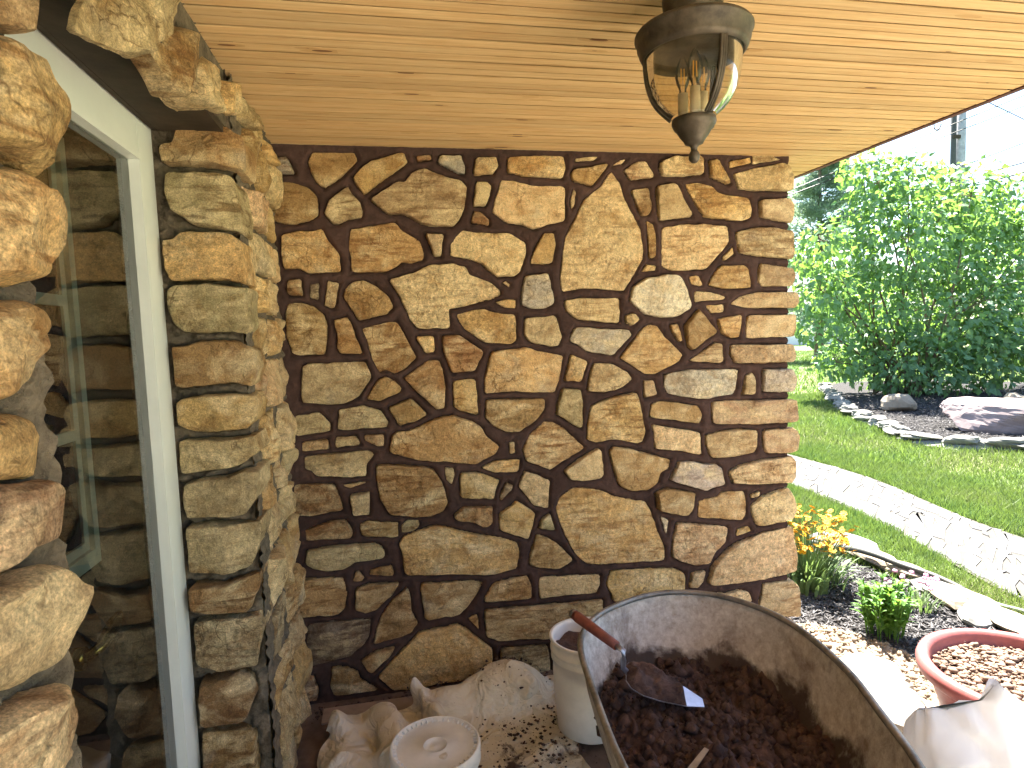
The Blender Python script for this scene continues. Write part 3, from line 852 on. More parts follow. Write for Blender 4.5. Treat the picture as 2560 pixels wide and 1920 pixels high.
    75, 1792, 65, 106, 1793, 43, 129, 1795, 39, 145, 1787, 32, 166, 1784, 32, 190, 1781, 24, 216, 1779, 18, 237, 1781, 25, 259, 1792, 13, 280, 1791, 13, 303, 1804, 10, 327, 1808, 7, 350, 1794, 8, 371, 1783, 12,
    392, 1771, 21, 419, 1768, 23, 446, 1761, 25, 448, 1760, 17, 471, 1769, 18, 492, 1759, 11, 514, 1761, 11, 533, 1762, 11, 558, 1767, 9, 580, 1764, 11, 601, 1760, 12, 618, 1765, 13, 620, 1771, 10, 660, 1764, 7,
    -315, 1926, 87, -291, 1905, 74, -282, 1886, 44, -274, 1869, 26, -258, 1854, 19, -220, 1842, 19, -184, 1816, 42, -166, 1802, 72, -163, 1783, 92, -136, 1794, 80, -113, 1799, 65, -89, 1805, 58, -61, 1814, 38, -39, 1820, 49,
    -15, 1813, 61, -1, 1814, 91, 18, 1818, 102, 42, 1820, 99, 74, 1820, 59, 102, 1822, 49, 133, 1820, 13, 154, 1816, 20, 176, 1807, 31, 194, 1804, 37, 215, 1810, 29, 232, 1819, 16, 253, 1816, 20, 282, 1820, 17,
    305, 1818, 16, 330, 1823, 13, 346, 1819, 11, 362, 1818, 9, 388, 1799, 12, 412, 1797, 13, 437, 1791, 16, 453, 1781, 18, 469, 1783, 12, 493, 1785, 8, 511, 1788, 15, 529, 1787, 9, 552, 1789, 15, 574, 1790, 15,
    586, 1782, 19, 601, 1781, 22, 607, 1795, 17, 626, 1807, 15, -313, 1926, 57, -290, 1929, 57, -266, 1913, 48, -261, 1886, 24, -239, 1877, 15, -212, 1870, 17, -189, 1841, 57, -179, 1813, 96, -160, 1805, 108, -140, 1806, 105,
    -117, 1807, 103, -92, 1831, 73, -64, 1846, 48, -39, 1849, 39, -16, 1844, 46, 4, 1851, 45, 20, 1848, 78, 45, 1849, 70, 70, 1848, 65, 102, 1848, 38, 136, 1848, 14, 154, 1842, 15, 166, 1837, 22, 186, 1835, 24,
    212, 1836, 32, 239, 1837, 33, 253, 1839, 26, 278, 1845, 21, 311, 1850, 13, 324, 1847, 12, 342, 1854, 8, 361, 1848, 10, 380, 1843, 7, 407, 1812, 14, 433, 1820, 13, 459, 1810, 18, 469, 1811, 13, 489, 1810, 14,
    510, 1819, 9, 532, 1815, 12, 550, 1818, 10, 559, 1809, 19, 579, 1810, 22, 588, 1805, 28, 602, 1819, 23, 604, 1831, 17, -314, 1934, 30, -294, 1941, 29, -272, 1927, 24, -249, 1917, 29, -231, 1905, 22, -213, 1893, 29,
    -193, 1865, 70, -179, 1846, 98, -163, 1827, 125, -140, 1819, 134, -122, 1831, 113, -92, 1855, 84, -63, 1878, 51, -38, 1884, 46, -18, 1888, 36, 1, 1891, 29, 25, 1885, 43, 47, 1878, 68, 73, 1877, 59, 94, 1877, 63,
    117, 1878, 52, 149, 1868, 17, 163, 1864, 37, 181, 1863, 23, 206, 1866, 32, 229, 1867, 25, 248, 1870, 26, 269, 1870, 33, 299, 1866, 25, 319, 1874, 15, 341, 1873, 13, 360, 1874, 11, 371, 1879, 8, 397, 1858, 8,
    415, 1851, 12, 438, 1849, 15, 459, 1845, 13, 487, 1838, 16, 509, 1839, 15, 524, 1844, 11, 544, 1843, 13, 560, 1840, 18, 566, 1831, 27, 583, 1828, 32, 598, 1835, 29, 610, 1823, 27, -306, 1950, 21, -293, 1948, 8,
    -275, 1952, 29, -248, 1941, 29, -226, 1932, 27, -198, 1922, 21, -185, 1907, 50, -170, 1895, 74, -158, 1867, 116, -135, 1857, 121, -117, 1852, 128, -92, 1877, 96, -65, 1901, 66, -46, 1923, 26, -26, 1930, 21, -5, 1932, 30,
    19, 1920, 31, 50, 1909, 59, 72, 1905, 76, 94, 1900, 98, 118, 1904, 72, 141, 1900, 61, 161, 1891, 50, 185, 1895, 54, 208, 1902, 50, 226, 1901, 40, 244, 1897, 38, 269, 1898, 36, 297, 1895, 29, 318, 1898, 25,
    342, 1897, 18, 367, 1897, 13, 376, 1891, 10, 394, 1886, 10, 410, 1885, 9, 427, 1882, 14, 457, 1877, 14, 480, 1875, 13, 500, 1875, 12, 518, 1871, 11, 532, 1867, 16, 553, 1871, 18, 567, 1865, 25, 584, 1859, 32,
    605, 1854, 30, 617, 1849, 24, -351, 1956, 7, -299, 1975, 26, -278, 1980, 47, -229, 1966, 10, -214, 1957, 25, -183, 1949, 13, -177, 1944, 36, -159, 1940, 53, -148, 1927, 81, -128, 1920, 90, -107, 1914, 98, -86, 1918, 86,
    -66, 1935, 48, -46, 1948, 31, -40, 1961, 16, -26, 1957, 7, 20, 1949, 29, 51, 1933, 86, 75, 1930, 113, 95, 1925, 132, 119, 1922, 125, 143, 1928, 107, 164, 1926, 87, 182, 1925, 69, 210, 1930, 67, 220, 1925, 39,
    249, 1938, 45, 261, 1939, 38, 285, 1937, 33, 310, 1926, 28, 340, 1919, 19, 369, 1921, 18, 386, 1929, 14, 403, 1916, 13, 422, 1907, 11, 433, 1897, 6, 455, 1908, 15, 479, 1907, 13, 501, 1898, 16, 520, 1903, 12,
    547, 1911, 6, 540, 1903, 17, 562, 1907, 18, 583, 1901, 24, 603, 1895, 21, 633, 1869, 24, -345, 1992, 7, -304, 1996, 23, -282, 1999, 32, -253, 1996, 32, -224, 1984, 23, -189, 1975, 21, -154, 1968, 14, -132, 1960, 18,
    -119, 1951, 33, -114, 1949, 77, -100, 1951, 90, -77, 1951, 86, -68, 1964, 53, -51, 1967, 50, -44, 1981, 20, -24, 1984, 13, 23, 1975, 43, 46, 1962, 84, 69, 1957, 121, 98, 1949, 156, 121, 1945, 159, 140, 1949, 137,
    163, 1953, 97, 178, 1953, 67, 201, 1956, 58, 223, 1958, 50, 245, 1961, 42, 262, 1962, 33, 278, 1973, 37, 295, 1967, 29, 315, 1959, 20, 342, 1948, 14, 367, 1936, 9, 396, 1929, 7, 411, 1931, 8, 432, 1933, 10,
    453, 1937, 13, 475, 1939, 15, 494, 1939, 9, 520, 1934, 10, 542, 1936, 9, 559, 1938, 10, 564, 1942, 15, 585, 1934, 19, 606, 1934, 20, 626, 1933, 18, -343, 2016, 20, -310, 2017, 14, -282, 2020, 19, -248, 2016, 13,
    -231, 2010, 23, -184, 2003, 22, -139, 1993, 14, -125, 1989, 27, -110, 1982, 16, -90, 1981, 32, -86, 1981, 68, -74, 1984, 84, -67, 1990, 63, -49, 1993, 53, -28, 1992, 51, -5, 1997, 45, 25, 2000, 57, 50, 1991, 86,
    73, 1979, 153, 103, 1974, 176, 125, 1974, 172, 139, 1975, 145, 151, 1977, 95, 170, 1979, 63, 191, 1981, 41, 215, 1986, 49, 236, 1990, 44, 257, 1989, 37, 278, 1989, 29, 297, 1990, 25, 317, 1987, 21, 337, 1977, 13,
    358, 1975, 12, 379, 1977, 15, 408, 1969, 11, 431, 1968, 12, 451, 1973, 18, 475, 1967, 16, 500, 1965, 14, 520, 1965, 10, 542, 1963, 11, 559, 1967, 9, 583, 1970, 10, 585, 1972, 17, 602, 1971, 20, 631, 1959, 22,
    -353, 2039, 10, -309, 2046, 18, -277, 2044, 31, -256, 2036, 35, -231, 2039, 30, -174, 2027, 20, -138, 2021, 14, -123, 2016, 17, -103, 2011, 9, -88, 2010, 23, -97, 2007, 50, -76, 2012, 83, -44, 2024, 108, -39, 2032, 90,
    -22, 2030, 70, -1, 2026, 57, 28, 2025, 77, 50, 2014, 103, 75, 2003, 115, 101, 1994, 135, 124, 2001, 166, 138, 2002, 141, 150, 2007, 84, 169, 2009, 52, 190, 2009, 45, 208, 2012, 30, 233, 2019, 29, 258, 2017, 37,
    281, 2014, 27, 298, 2015, 25, 320, 2016, 22, 341, 2010, 20, 359, 2009, 20, 380, 2007, 16, 404, 2006, 16, 429, 2003, 16, 452, 1998, 15, 469, 1997, 18, 495, 1992, 14, 511, 1997, 17, 527, 1987, 9, 558, 1996, 7,
    576, 1995, 10, 602, 1998, 10, 610, 2005, 15, 617, 2013, 22, -323, 2080, 18, -300, 2075, 24, -272, 2070, 38, -265, 2063, 54, -238, 2063, 49, -188, 2048, 41, -147, 2040, 28, -123, 2037, 13, -103, 2036, 15, -93, 2034, 22,
    -94, 2040, 62, -72, 2045, 97, -47, 2054, 119, -26, 2060, 129, -11, 2061, 107, 10, 2056, 100, 33, 2052, 87, 57, 2043, 102, 81, 2029, 108, 102, 2021, 111, 119, 2027, 128, 139, 2032, 113, 152, 2038, 71, 174, 2041, 51,
    194, 2047, 33, 211, 2049, 18, 227, 2047, 25, 244, 2049, 29, 273, 2044, 29, 302, 2041, 24, 325, 2041, 23, 345, 2036, 23, 364, 2033, 20, 382, 2039, 22, 405, 2037, 17, 428, 2034, 16, 444, 2026, 18, 463, 2026, 18,
    485, 2029, 19, 501, 2029, 19, 510, 2017, 8, 532, 2022, 12, 561, 2022, 12, 584, 2025, 13, 605, 2031, 16, 615, 2049, 21, -312, 2109, 8, -288, 2103, 32, -292, 2096, 58, -278, 2093, 73, -253, 2094, 77, -195, 2080, 50,
    -158, 2067, 54, -127, 2056, 37, -116, 2056, 13, -98, 2065, 38, -82, 2068, 64, -74, 2082, 126, -47, 2090, 140, -23, 2091, 145, -3, 2090, 145, 17, 2085, 104, 44, 2077, 93, 63, 2071, 69, 83, 2067, 88, 99, 2062, 74,
    122, 2057, 70, 139, 2069, 77, 156, 2073, 51, 177, 2071, 44, 200, 2078, 8, 214, 2072, 22, 228, 2081, 13, 251, 2073, 14, 266, 2074, 30, 298, 2069, 29, 327, 2068, 22, 346, 2061, 23, 368, 2060, 23, 390, 2059, 20,
    408, 2065, 15, 431, 2062, 16, 442, 2056, 19, 465, 2051, 21, 477, 2060, 19, 490, 2059, 19, 499, 2050, 9, 531, 2045, 9, 557, 2048, 10, 575, 2050, 14, 592, 2054, 14, 610, 2068, 15, -298, 2136, 12, -298, 2122, 30,
    -296, 2121, 59, -275, 2120, 67, -254, 2119, 68, -232, 2114, 80, -184, 2103, 74, -146, 2092, 49, -123, 2096, 43, -102, 2098, 55, -98, 2108, 117, -71, 2112, 124, -42, 2123, 147, -23, 2123, 150, -2, 2120, 147, 28, 2113, 98,
    51, 2103, 76, 60, 2092, 47, 70, 2082, 33, 94, 2089, 45, 116, 2090, 39, 134, 2094, 51, 153, 2098, 49, 165, 2091, 27, 185, 2097, 31, 212, 2096, 26, 229, 2099, 23, 236, 2104, 8, 268, 2096, 12, 291, 2096, 17,
    315, 2100, 23, 348, 2090, 22, 368, 2089, 17, 385, 2086, 20, 407, 2083, 19, 428, 2086, 20, 443, 2081, 24, 465, 2075, 29, 477, 2084, 22, 492, 2078, 20, 508, 2078, 15, 523, 2079, 11, 543, 2085, 9, 566, 2083, 8,
    584, 2088, 10, 607, 2080, 9, -304, 2157, 15, -312, 2145, 38, -297, 2139, 68, -277, 2134, 85, -257, 2133, 84, -236, 2145, 76, -209, 2136, 82, -164, 2131, 67, -131, 2127, 57, -113, 2130, 72, -98, 2135, 109, -69, 2137, 116,
    -39, 2143, 138, -19, 2141, 137, 1, 2145, 132, 41, 2139, 91, 27, 2110, 41, 35, 2103, 16, 55, 2110, 10, 78, 2110, 17, 105, 2110, 27, 128, 2116, 29, 151, 2121, 33, 164, 2116, 17, 189, 2115, 27, 210, 2118, 32,
    228, 2123, 27, 253, 2121, 18, 273, 2124, 14, 294, 2120, 14, 317, 2123, 12, 347, 2121, 15, 369, 2119, 12, 393, 2119, 11, 413, 2114, 12, 430, 2112, 18, 447, 2110, 22, 462, 2104, 30, 479, 2111, 24, 503, 2101, 25,
    511, 2108, 17, 532, 2099, 18, 547, 2101, 12, 569, 2108, 8, 594, 2109, 7, 620, 2097, 8, -307, 2201, 8, -311, 2182, 34, -288, 2180, 37, -275, 2161, 85, -256, 2160, 87, -252, 2139, 109, -205, 2164, 80, -164, 2160, 67,
    -139, 2158, 68, -116, 2160, 80, -95, 2163, 98, -72, 2161, 107, -43, 2157, 123, -14, 2164, 119, 13, 2169, 115, 27, 2158, 74, 12, 2128, 21, 32, 2124, 17, 52, 2120, 26, 78, 2128, 27, 90, 2128, 12, 127, 2145, 28,
    145, 2142, 18, 170, 2146, 17, 195, 2141, 18, 218, 2137, 17, 238, 2153, 23, 257, 2146, 17, 279, 2150, 16, 299, 2147, 13, 321, 2150, 12, 347, 2149, 16, 372, 2149, 11, 398, 2147, 10, 424, 2146, 8, 447, 2138, 9,
    449, 2138, 16, 469, 2141, 20, 489, 2129, 29, 506, 2129, 26, 527, 2112, 27, 534, 2119, 22, 557, 2111, 20, 579, 2116, 15, 603, 2109, 14, 619, 2120, 10, -330, 2226, 13, -314, 2224, 29, -290, 2214, 42, -265, 2200, 60,
    -254, 2188, 92, -236, 2182, 98, -211, 2177, 101, -168, 2183, 66, -135, 2186, 52, -117, 2188, 63, -92, 2186, 71, -60, 2182, 104, -38, 2182, 113, -15, 2191, 108, 12, 2191, 86, 12, 2172, 53, 12, 2154, 18, 38, 2142, 15,
    56, 2140, 22, 70, 2145, 15, 100, 2160, 20, 140, 2181, 34, 164, 2181, 40, 183, 2184, 41, 196, 2180, 22, 216, 2177, 15, 239, 2184, 17, 258, 2179, 10, 281, 2178, 10, 302, 2178, 12, 324, 2184, 16, 348, 2179, 11,
    370, 2178, 14, 409, 2174, 8, 429, 2172, 9, 446, 2162, 10, 467, 2167, 10, 471, 2169, 20, 491, 2165, 20, 511, 2164, 24, 528, 2156, 23, 546, 2146, 21, 567, 2142, 18, 588, 2136, 18, 605, 2136, 18, 625, 2132, 17,
    -329, 2266, 24, -312, 2248, 46, -290, 2246, 47, -263, 2224, 70, -241, 2222, 79, -219, 2219, 74, -191, 2214, 57, -164, 2210, 57, -134, 2220, 33, -117, 2218, 43, -92, 2217, 47, -67, 2217, 70, -38, 2212, 104, -19, 2213, 90,
    1, 2207, 65, 19, 2201, 43, 8, 2182, 16, 31, 2169, 29, 47, 2158, 15, 80, 2180, 18, 110, 2189, 18, 147, 2208, 65, 162, 2212, 41, 180, 2218, 48, 197, 2214, 32, 213, 2211, 13, 237, 2213, 11, 257, 2221, 18,
    281, 2217, 17, 304, 2212, 14, 326, 2217, 17, 348, 2207, 11, 373, 2205, 11, 398, 2203, 13, 426, 2196, 9, 451, 2192, 7, 462, 2191, 11, 481, 2187, 13, 496, 2196, 20, 517, 2192, 21, 537, 2183, 24, 553, 2169, 23,
    577, 2180, 13, 588, 2171, 17, 603, 2161, 19, 622, 2157, 21, -324, 2291, 37, -306, 2287, 30, -289, 2281, 42, -266, 2268, 54, -237, 2249, 69, -212, 2248, 59, -169, 2253, 54, -145, 2249, 46, -125, 2251, 22, -109, 2246, 27,
    -96, 2233, 66, -77, 2238, 71, -46, 2241, 84, -21, 2241, 84, 2, 2240, 73, 4, 2224, 34, 18, 2217, 16, 40, 2194, 14, 76, 2218, 26, 101, 2221, 26, 134, 2233, 52, 157, 2240, 83, 168, 2235, 81, 178, 2241, 45,
    198, 2242, 33, 221, 2235, 35, 236, 2242, 13, 262, 2242, 12, 282, 2245, 13, 305, 2245, 14, 326, 2246, 13, 346, 2245, 14, 372, 2237, 10, 392, 2235, 12, 421, 2225, 10, 442, 2226, 13, 467, 2214, 10, 485, 2211, 11,
    509, 2209, 10, 525, 2217, 17, 544, 2205, 12, 566, 2202, 15, 592, 2198, 13, 608, 2194, 15, 625, 2192, 18, 620, 2191, 25, -314, 2321, 38, -302, 2314, 30, -270, 2305, 45, -250, 2292, 60, -231, 2280, 63, -193, 2282, 54,
    -160, 2282, 51, -137, 2280, 24, -116, 2278, 14, -104, 2274, 28, -108, 2258, 61, -81, 2260, 79, -33, 2270, 101, -29, 2267, 81, -4, 2273, 77, 12, 2266, 55, 26, 2252, 20, 50, 2239, 15, 83, 2254, 37, 110, 2261, 55,
    138, 2268, 77, 137, 2253, 88, 165, 2261, 78, 188, 2264, 65, 204, 2267, 46, 220, 2263, 33, 239, 2268, 22, 269, 2267, 19, 282, 2272, 8, 306, 2274, 13, 326, 2273, 18, 348, 2274, 17, 373, 2268, 13, 398, 2262, 9,
    423, 2257, 10, 454, 2235, 8, 466, 2252, 11, 490, 2241, 9, 511, 2243, 11, 532, 2236, 11, 553, 2231, 10, 571, 2229, 12, 596, 2224, 12, 619, 2217, 11, 628, 2220, 17, 626, 2219, 25, -301, 2353, 34, -288, 2337, 25,
    -265, 2326, 63, -243, 2317, 54, -226, 2307, 68, -208, 2306, 78, -152, 2311, 35, -134, 2307, 11, -115, 2304, 16, -111, 2296, 47, -119, 2282, 69, -77, 2290, 92, -38, 2296, 105, -6, 2305, 95, -11, 2299, 70, 12, 2291, 45,
    38, 2287, 40, 61, 2284, 41, 86, 2289, 51, 110, 2292, 78, 118, 2276, 105, 127, 2255, 120, 162, 2281, 89, 184, 2294, 60, 197, 2295, 36, 213, 2299, 34, 228, 2308, 20, 252, 2300, 14, 278, 2299, 10, 315, 2297, 10,
    328, 2301, 19, 351, 2298, 12, 374, 2298, 13, 398, 2297, 14, 425, 2284, 7, 450, 2277, 7, 465, 2301, 11, 489, 2292, 10, 506, 2298, 13, 537, 2266, 8, 555, 2259, 10, 576, 2253, 10, 612, 2243, 8, 628, 2242, 11,
    643, 2242, 14, 635, 2249, 21, -286, 2371, 45, -280, 2349, 66, -264, 2344, 85, -248, 2338, 90, -223, 2337, 74, -195, 2337, 63, -155, 2333, 29, -139, 2327, 21, -118, 2326, 21, -119, 2317, 55, -102, 2315, 89, -60, 2322, 116,
    -27, 2329, 110, -18, 2327, 92, -2, 2327, 84, 16, 2319, 51, 39, 2315, 32, 58, 2308, 38, 77, 2309, 62, 91, 2297, 95, 103, 2284, 122, 129, 2288, 124, 151, 2310, 64, 171, 2316, 35, 188, 2323, 22, 210, 2328, 24,
    225, 2331, 27, 233, 2336, 15, 273, 2324, 14, 307, 2325, 15, 327, 2330, 14, 353, 2329, 18, 375, 2327, 12, 398, 2327, 14, 420, 2329, 17, 443, 2327, 13, 463, 2325, 8, 483, 2337, 10, 506, 2327, 11, 532, 2313, 10,
    559, 2293, 8, 579, 2293, 10, 605, 2278, 9, 624, 2275, 9, 633, 2274, 14, 638, 2279, 19, -310, 2358, 71, -295, 2361, 88, -273, 2361, 91, -259, 2376, 121, -237, 2373, 97, -198, 2360, 57, -160, 2348, 33, -137, 2353, 15,
    -132, 2347, 54, -126, 2339, 69, -78, 2356, 122, -46, 2362, 112, -25, 2360, 103, -13, 2350, 83, 0, 2344, 62, 23, 2345, 54, 43, 2343, 31, 62, 2335, 47, 68, 2321, 91, 86, 2323, 101, 100, 2311, 131, 125, 2317, 125,
    152, 2342, 59, 172, 2352, 28, 191, 2356, 8, 208, 2352, 26, 222, 2355, 21, 242, 2356, 22, 271, 2355, 20, 298, 2355, 16, 330, 2357, 27, 353, 2356, 22, 374, 2354, 13, 397, 2355, 15, 419, 2358, 27, 440, 2356, 13,
    472, 2367, 30, 481, 2380, 28, 503, 2378, 26, 523, 2374, 32, 557, 2334, 7, 581, 2328, 9, 604, 2320, 7, 627, 2310, 7, 645, 2309, 11, 651, 2319, 17, -302, 2371, 49, -298, 2393, 85, -285, 2398, 107, -268, 2407, 125,
    -234, 2397, 85, -209, 2387, 75, -177, 2378, 57, -161, 2368, 46, -146, 2365, 71, -111, 2375, 103, -72, 2383, 113, -36, 2389, 108, -33, 2378, 79, -26, 2365, 51, 2, 2371, 32, 34, 2389, 13, 47, 2371, 34, 64, 2367, 42,
    75, 2353, 81, 85, 2343, 118, 107, 2352, 117, 129, 2356, 107, 149, 2374, 52, 165, 2381, 19, 184, 2373, 25, 196, 2377, 17, 225, 2377, 19, 252, 2381, 26, 272, 2381, 18, 299, 2382, 25, 331, 2383, 38, 354, 2385, 24,
    379, 2380, 37, 398, 2380, 25, 435, 2378, 46, 448, 2387, 43, 479, 2395, 61, 501, 2390, 71, 504, 2405, 53, 525, 2399, 33, 551, 2385, 14, 576, 2375, 14, 605, 2358, 9, 626, 2354, 11, 643, 2357, 11, 663, 2355, 15,
    -293, 2405, 51, -297, 2423, 88, -289, 2425, 106, -267, 2428, 111, -232, 2418, 84, -196, 2408, 57, -174, 2407, 58, -156, 2406, 74, -133, 2400, 80, -92, 2411, 110, -57, 2416, 113, -37, 2411, 100, -41, 2395, 65, -27, 2393, 37,
    4, 2408, 24, 28, 2410, 28, 51, 2415, 14, 60, 2399, 44, 63, 2376, 89, 87, 2380, 99, 111, 2387, 99, 129, 2393, 86, 143, 2398, 54, 167, 2398, 45, 185, 2392, 45, 215, 2403, 51, 237, 2409, 42, 261, 2416, 36,
    287, 2415, 45, 309, 2407, 62, 337, 2404, 75, 360, 2401, 57, 391, 2402, 76, 412, 2399, 72, 438, 2398, 85, 462, 2410, 91, 489, 2414, 102, 505, 2404, 107, 523, 2407, 89, 536, 2421, 61, 555, 2408, 60, 582, 2406, 21,
    606, 2397, 14, 624, 2392, 19, 646, 2396, 16, 664, 2396, 31, -275, 2431, 22, -283, 2441, 68, -271, 2443, 89, -249, 2437, 67, -218, 2441, 60, -184, 2437, 34, -163, 2432, 45, -142, 2430, 66, -115, 2440, 102, -84, 2440, 104,
    -59, 2441, 99, -63, 2423, 69, -52, 2421, 31, -21, 2436, 24, 15, 2457, 24, 31, 2457, 7, 50, 2446, 21, 62, 2427, 52, 59, 2407, 91, 88, 2407, 93, 111, 2415, 83, 129, 2424, 80, 149, 2421, 60, 167, 2419, 67,
    188, 2422, 63, 221, 2436, 65, 242, 2441, 57, 272, 2448, 53, 299, 2441, 106, 321, 2435, 98, 348, 2430, 113, 371, 2422, 106, 398, 2425, 114, 423, 2425, 118, 451, 2426, 128, 471, 2434, 126, 495, 2431, 125, 516, 2433, 108,
    530, 2417, 123, 550, 2434, 80, 565, 2431, 60, 591, 2430, 31, 612, 2428, 16, 633, 2424, 29, 647, 2426, 44, 669, 2431, 36, -268, 2460, 18, -262, 2461, 39, -250, 2465, 47, -232, 2470, 52, -201, 2473, 40, -182, 2463, 51,
    -162, 2460, 57, -138, 2462, 75, -107, 2460, 88, -86, 2456, 90, -92, 2447, 65, -76, 2449, 38, -37, 2462, 30, -12, 2479, 34, 17, 2489, 18, 42, 2480, 17, 55, 2463, 41, 62, 2449, 68, 61, 2435, 100, 84, 2430, 104,
    104, 2437, 89, 129, 2453, 73, 153, 2452, 86, 177, 2454, 80, 198, 2458, 79, 236, 2471, 87, 266, 2477, 89, 288, 2476, 112, 309, 2469, 114, 335, 2464, 136, 359, 2461, 139, 382, 2456, 145, 406, 2454, 153, 430, 2453, 159,
    454, 2452, 154, 475, 2457, 144, 498, 2458, 135, 523, 2455, 124, 543, 2456, 106, 565, 2456, 86, 584, 2447, 73, 598, 2457, 33, 618, 2454, 19, 638, 2452, 13, 646, 2445, 32, 667, 2453, 7, -268, 2505, 9, -241, 2499, 18,
    -232, 2497, 30, -203, 2520, 22, -189, 2507, 20, -168, 2487, 33, -148, 2475, 35, -127, 2469, 54, -103, 2482, 80, -93, 2477, 66, -93, 2479, 37, -69, 2483, 26, -15, 2504, 14, 5, 2506, 22, 20, 2507, 24, 48, 2499, 20,
    47, 2480, 54, 49, 2465, 94, 68, 2459, 122, 81, 2458, 100, 97, 2468, 68, 118, 2484, 70, 148, 2480, 91, 195, 2485, 92, 223, 2489, 90, 249, 2496, 107, 274, 2501, 112, 298, 2504, 138, 322, 2497, 145, 347, 2495, 155,
    367, 2491, 162, 388, 2485, 161, 410, 2483, 166, 434, 2482, 178, 458, 2479, 176, 481, 2479, 162, 505, 2486, 139, 537, 2490, 123, 563, 2495, 96, 582, 2490, 77, 595, 2498, 45, 610, 2491, 27, 627, 2481, 26, 648, 2471, 28,
    669, 2470, 21, 693, 2469, 11, -268, 2521, 32, -242, 2528, 24, -210, 2558, 12, -196, 2553, 22, -178, 2533, 16, -162, 2512, 12, -142, 2497, 43, -128, 2491, 74, -109, 2500, 69, -91, 2503, 67, -84, 2516, 21, -49, 2520, 17,
    -10, 2534, 16, 9, 2531, 22, 36, 2531, 25, 24, 2511, 69, 25, 2493, 94, 48, 2490, 109, 69, 2488, 115, 79, 2489, 94, 92, 2491, 84, 112, 2498, 77, 160, 2505, 90, 201, 2510, 89, 222, 2514, 80, 260, 2526, 106,
    284, 2524, 114, 305, 2521, 121, 327, 2522, 136, 344, 2525, 151, 371, 2521, 166, 395, 2517, 165, 418, 2513, 163, 439, 2511, 173, 462, 2509, 160, 488, 2515, 152, 520, 2521, 130, 550, 2527, 111, 581, 2537, 76, 598, 2538, 47,
    612, 2525, 42, 627, 2524, 23, 640, 2513, 19, 665, 2512, 7, 688, 2506, 9, 719, 2505, 9, -267, 2544, 46, -238, 2560, 30, -211, 2564, 32, -189, 2572, 27, -175, 2547, 25, -156, 2522, 34, -147, 2516, 55, -133, 2516, 82,
    -119, 2521, 67, -100, 2529, 47, -69, 2550, 10, -37, 2554, 12, -13, 2559, 20, 12, 2558, 26, 29, 2547, 61, 17, 2522, 94, 23, 2509, 120, 42, 2511, 128, 63, 2516, 102, 78, 2520, 83, 94, 2519, 61, 114, 2521, 73,
    163, 2531, 78, 191, 2534, 73, 225, 2535, 74, 255, 2536, 82, 278, 2545, 98, 300, 2551, 102, 320, 2556, 112, 340, 2558, 124, 362, 2564, 116, 395, 2550, 147, 420, 2546, 154, 445, 2548, 142, 470, 2547, 139, 501, 2554, 125,
    530, 2559, 107, 560, 2562, 66, 586, 2569, 45, 607, 2577, 35, 621, 2578, 9, 641, 2564, 13, 655, 2541, 25, 678, 2542, 17, 701, 2539, 11, 731, 2538, 14, -265, 2571, 43, -244, 2565, 56, -212, 2571, 58, -193, 2556, 54,
    -190, 2537, 45, -149, 2547, 53, -150, 2529, 60, -147, 2536, 77, -127, 2548, 56, -111, 2552, 21, -73, 2573, 20, -35, 2582, 16, -17, 2586, 19, 12, 2581, 45, -4, 2540, 77, 6, 2547, 89, 27, 2536, 121, 39, 2537, 136,
    59, 2544, 109, 78, 2551, 68, 96, 2541, 75, 103, 2546, 52, 158, 2557, 67, 177, 2548, 39, 214, 2555, 54, 242, 2561, 57, 265, 2570, 47, 290, 2578, 75, 318, 2588, 66, 337, 2593, 84, 359, 2599, 90, 398, 2580, 117,
    422, 2575, 127, 449, 2581, 125, 474, 2579, 118, 503, 2586, 108, 527, 2580, 65, 550, 2587, 52, 584, 2594, 11, 607, 2600, 11, 630, 2605, 15, 651, 2592, 19, 671, 2574, 29, 691, 2569, 12, 710, 2563, 24, 740, 2581, 7,
]

# ------------------------------------------------------------------ stone builder
def parse(s):
    return [(l[0], np.array([tuple(map(int, q.split(','))) for q in l[2:].split()], float) / 1000) for l in s.split('\n')]


def resample(p, step):
    q = p
    q = np.stack([q * 0.92 + np.roll(q, -1, 0) * 0.08, q * 0.08 + np.roll(q, -1, 0) * 0.92], 1).reshape(-1, 2)  # soften corners
    d = np.linalg.norm(np.roll(q, -1, 0) - q, axis=1)
    L = d.sum()
    n = int(min(110, max(18, L / step)))
    s = np.concatenate([[0], np.cumsum(d)])
    qq = np.vstack([q, q[:1]])
    u = np.linspace(0, L, n, endpoint=False)
    return np.stack([np.interp(u, s, qq[:, 0]), np.interp(u, s, qq[:, 1])], 1)


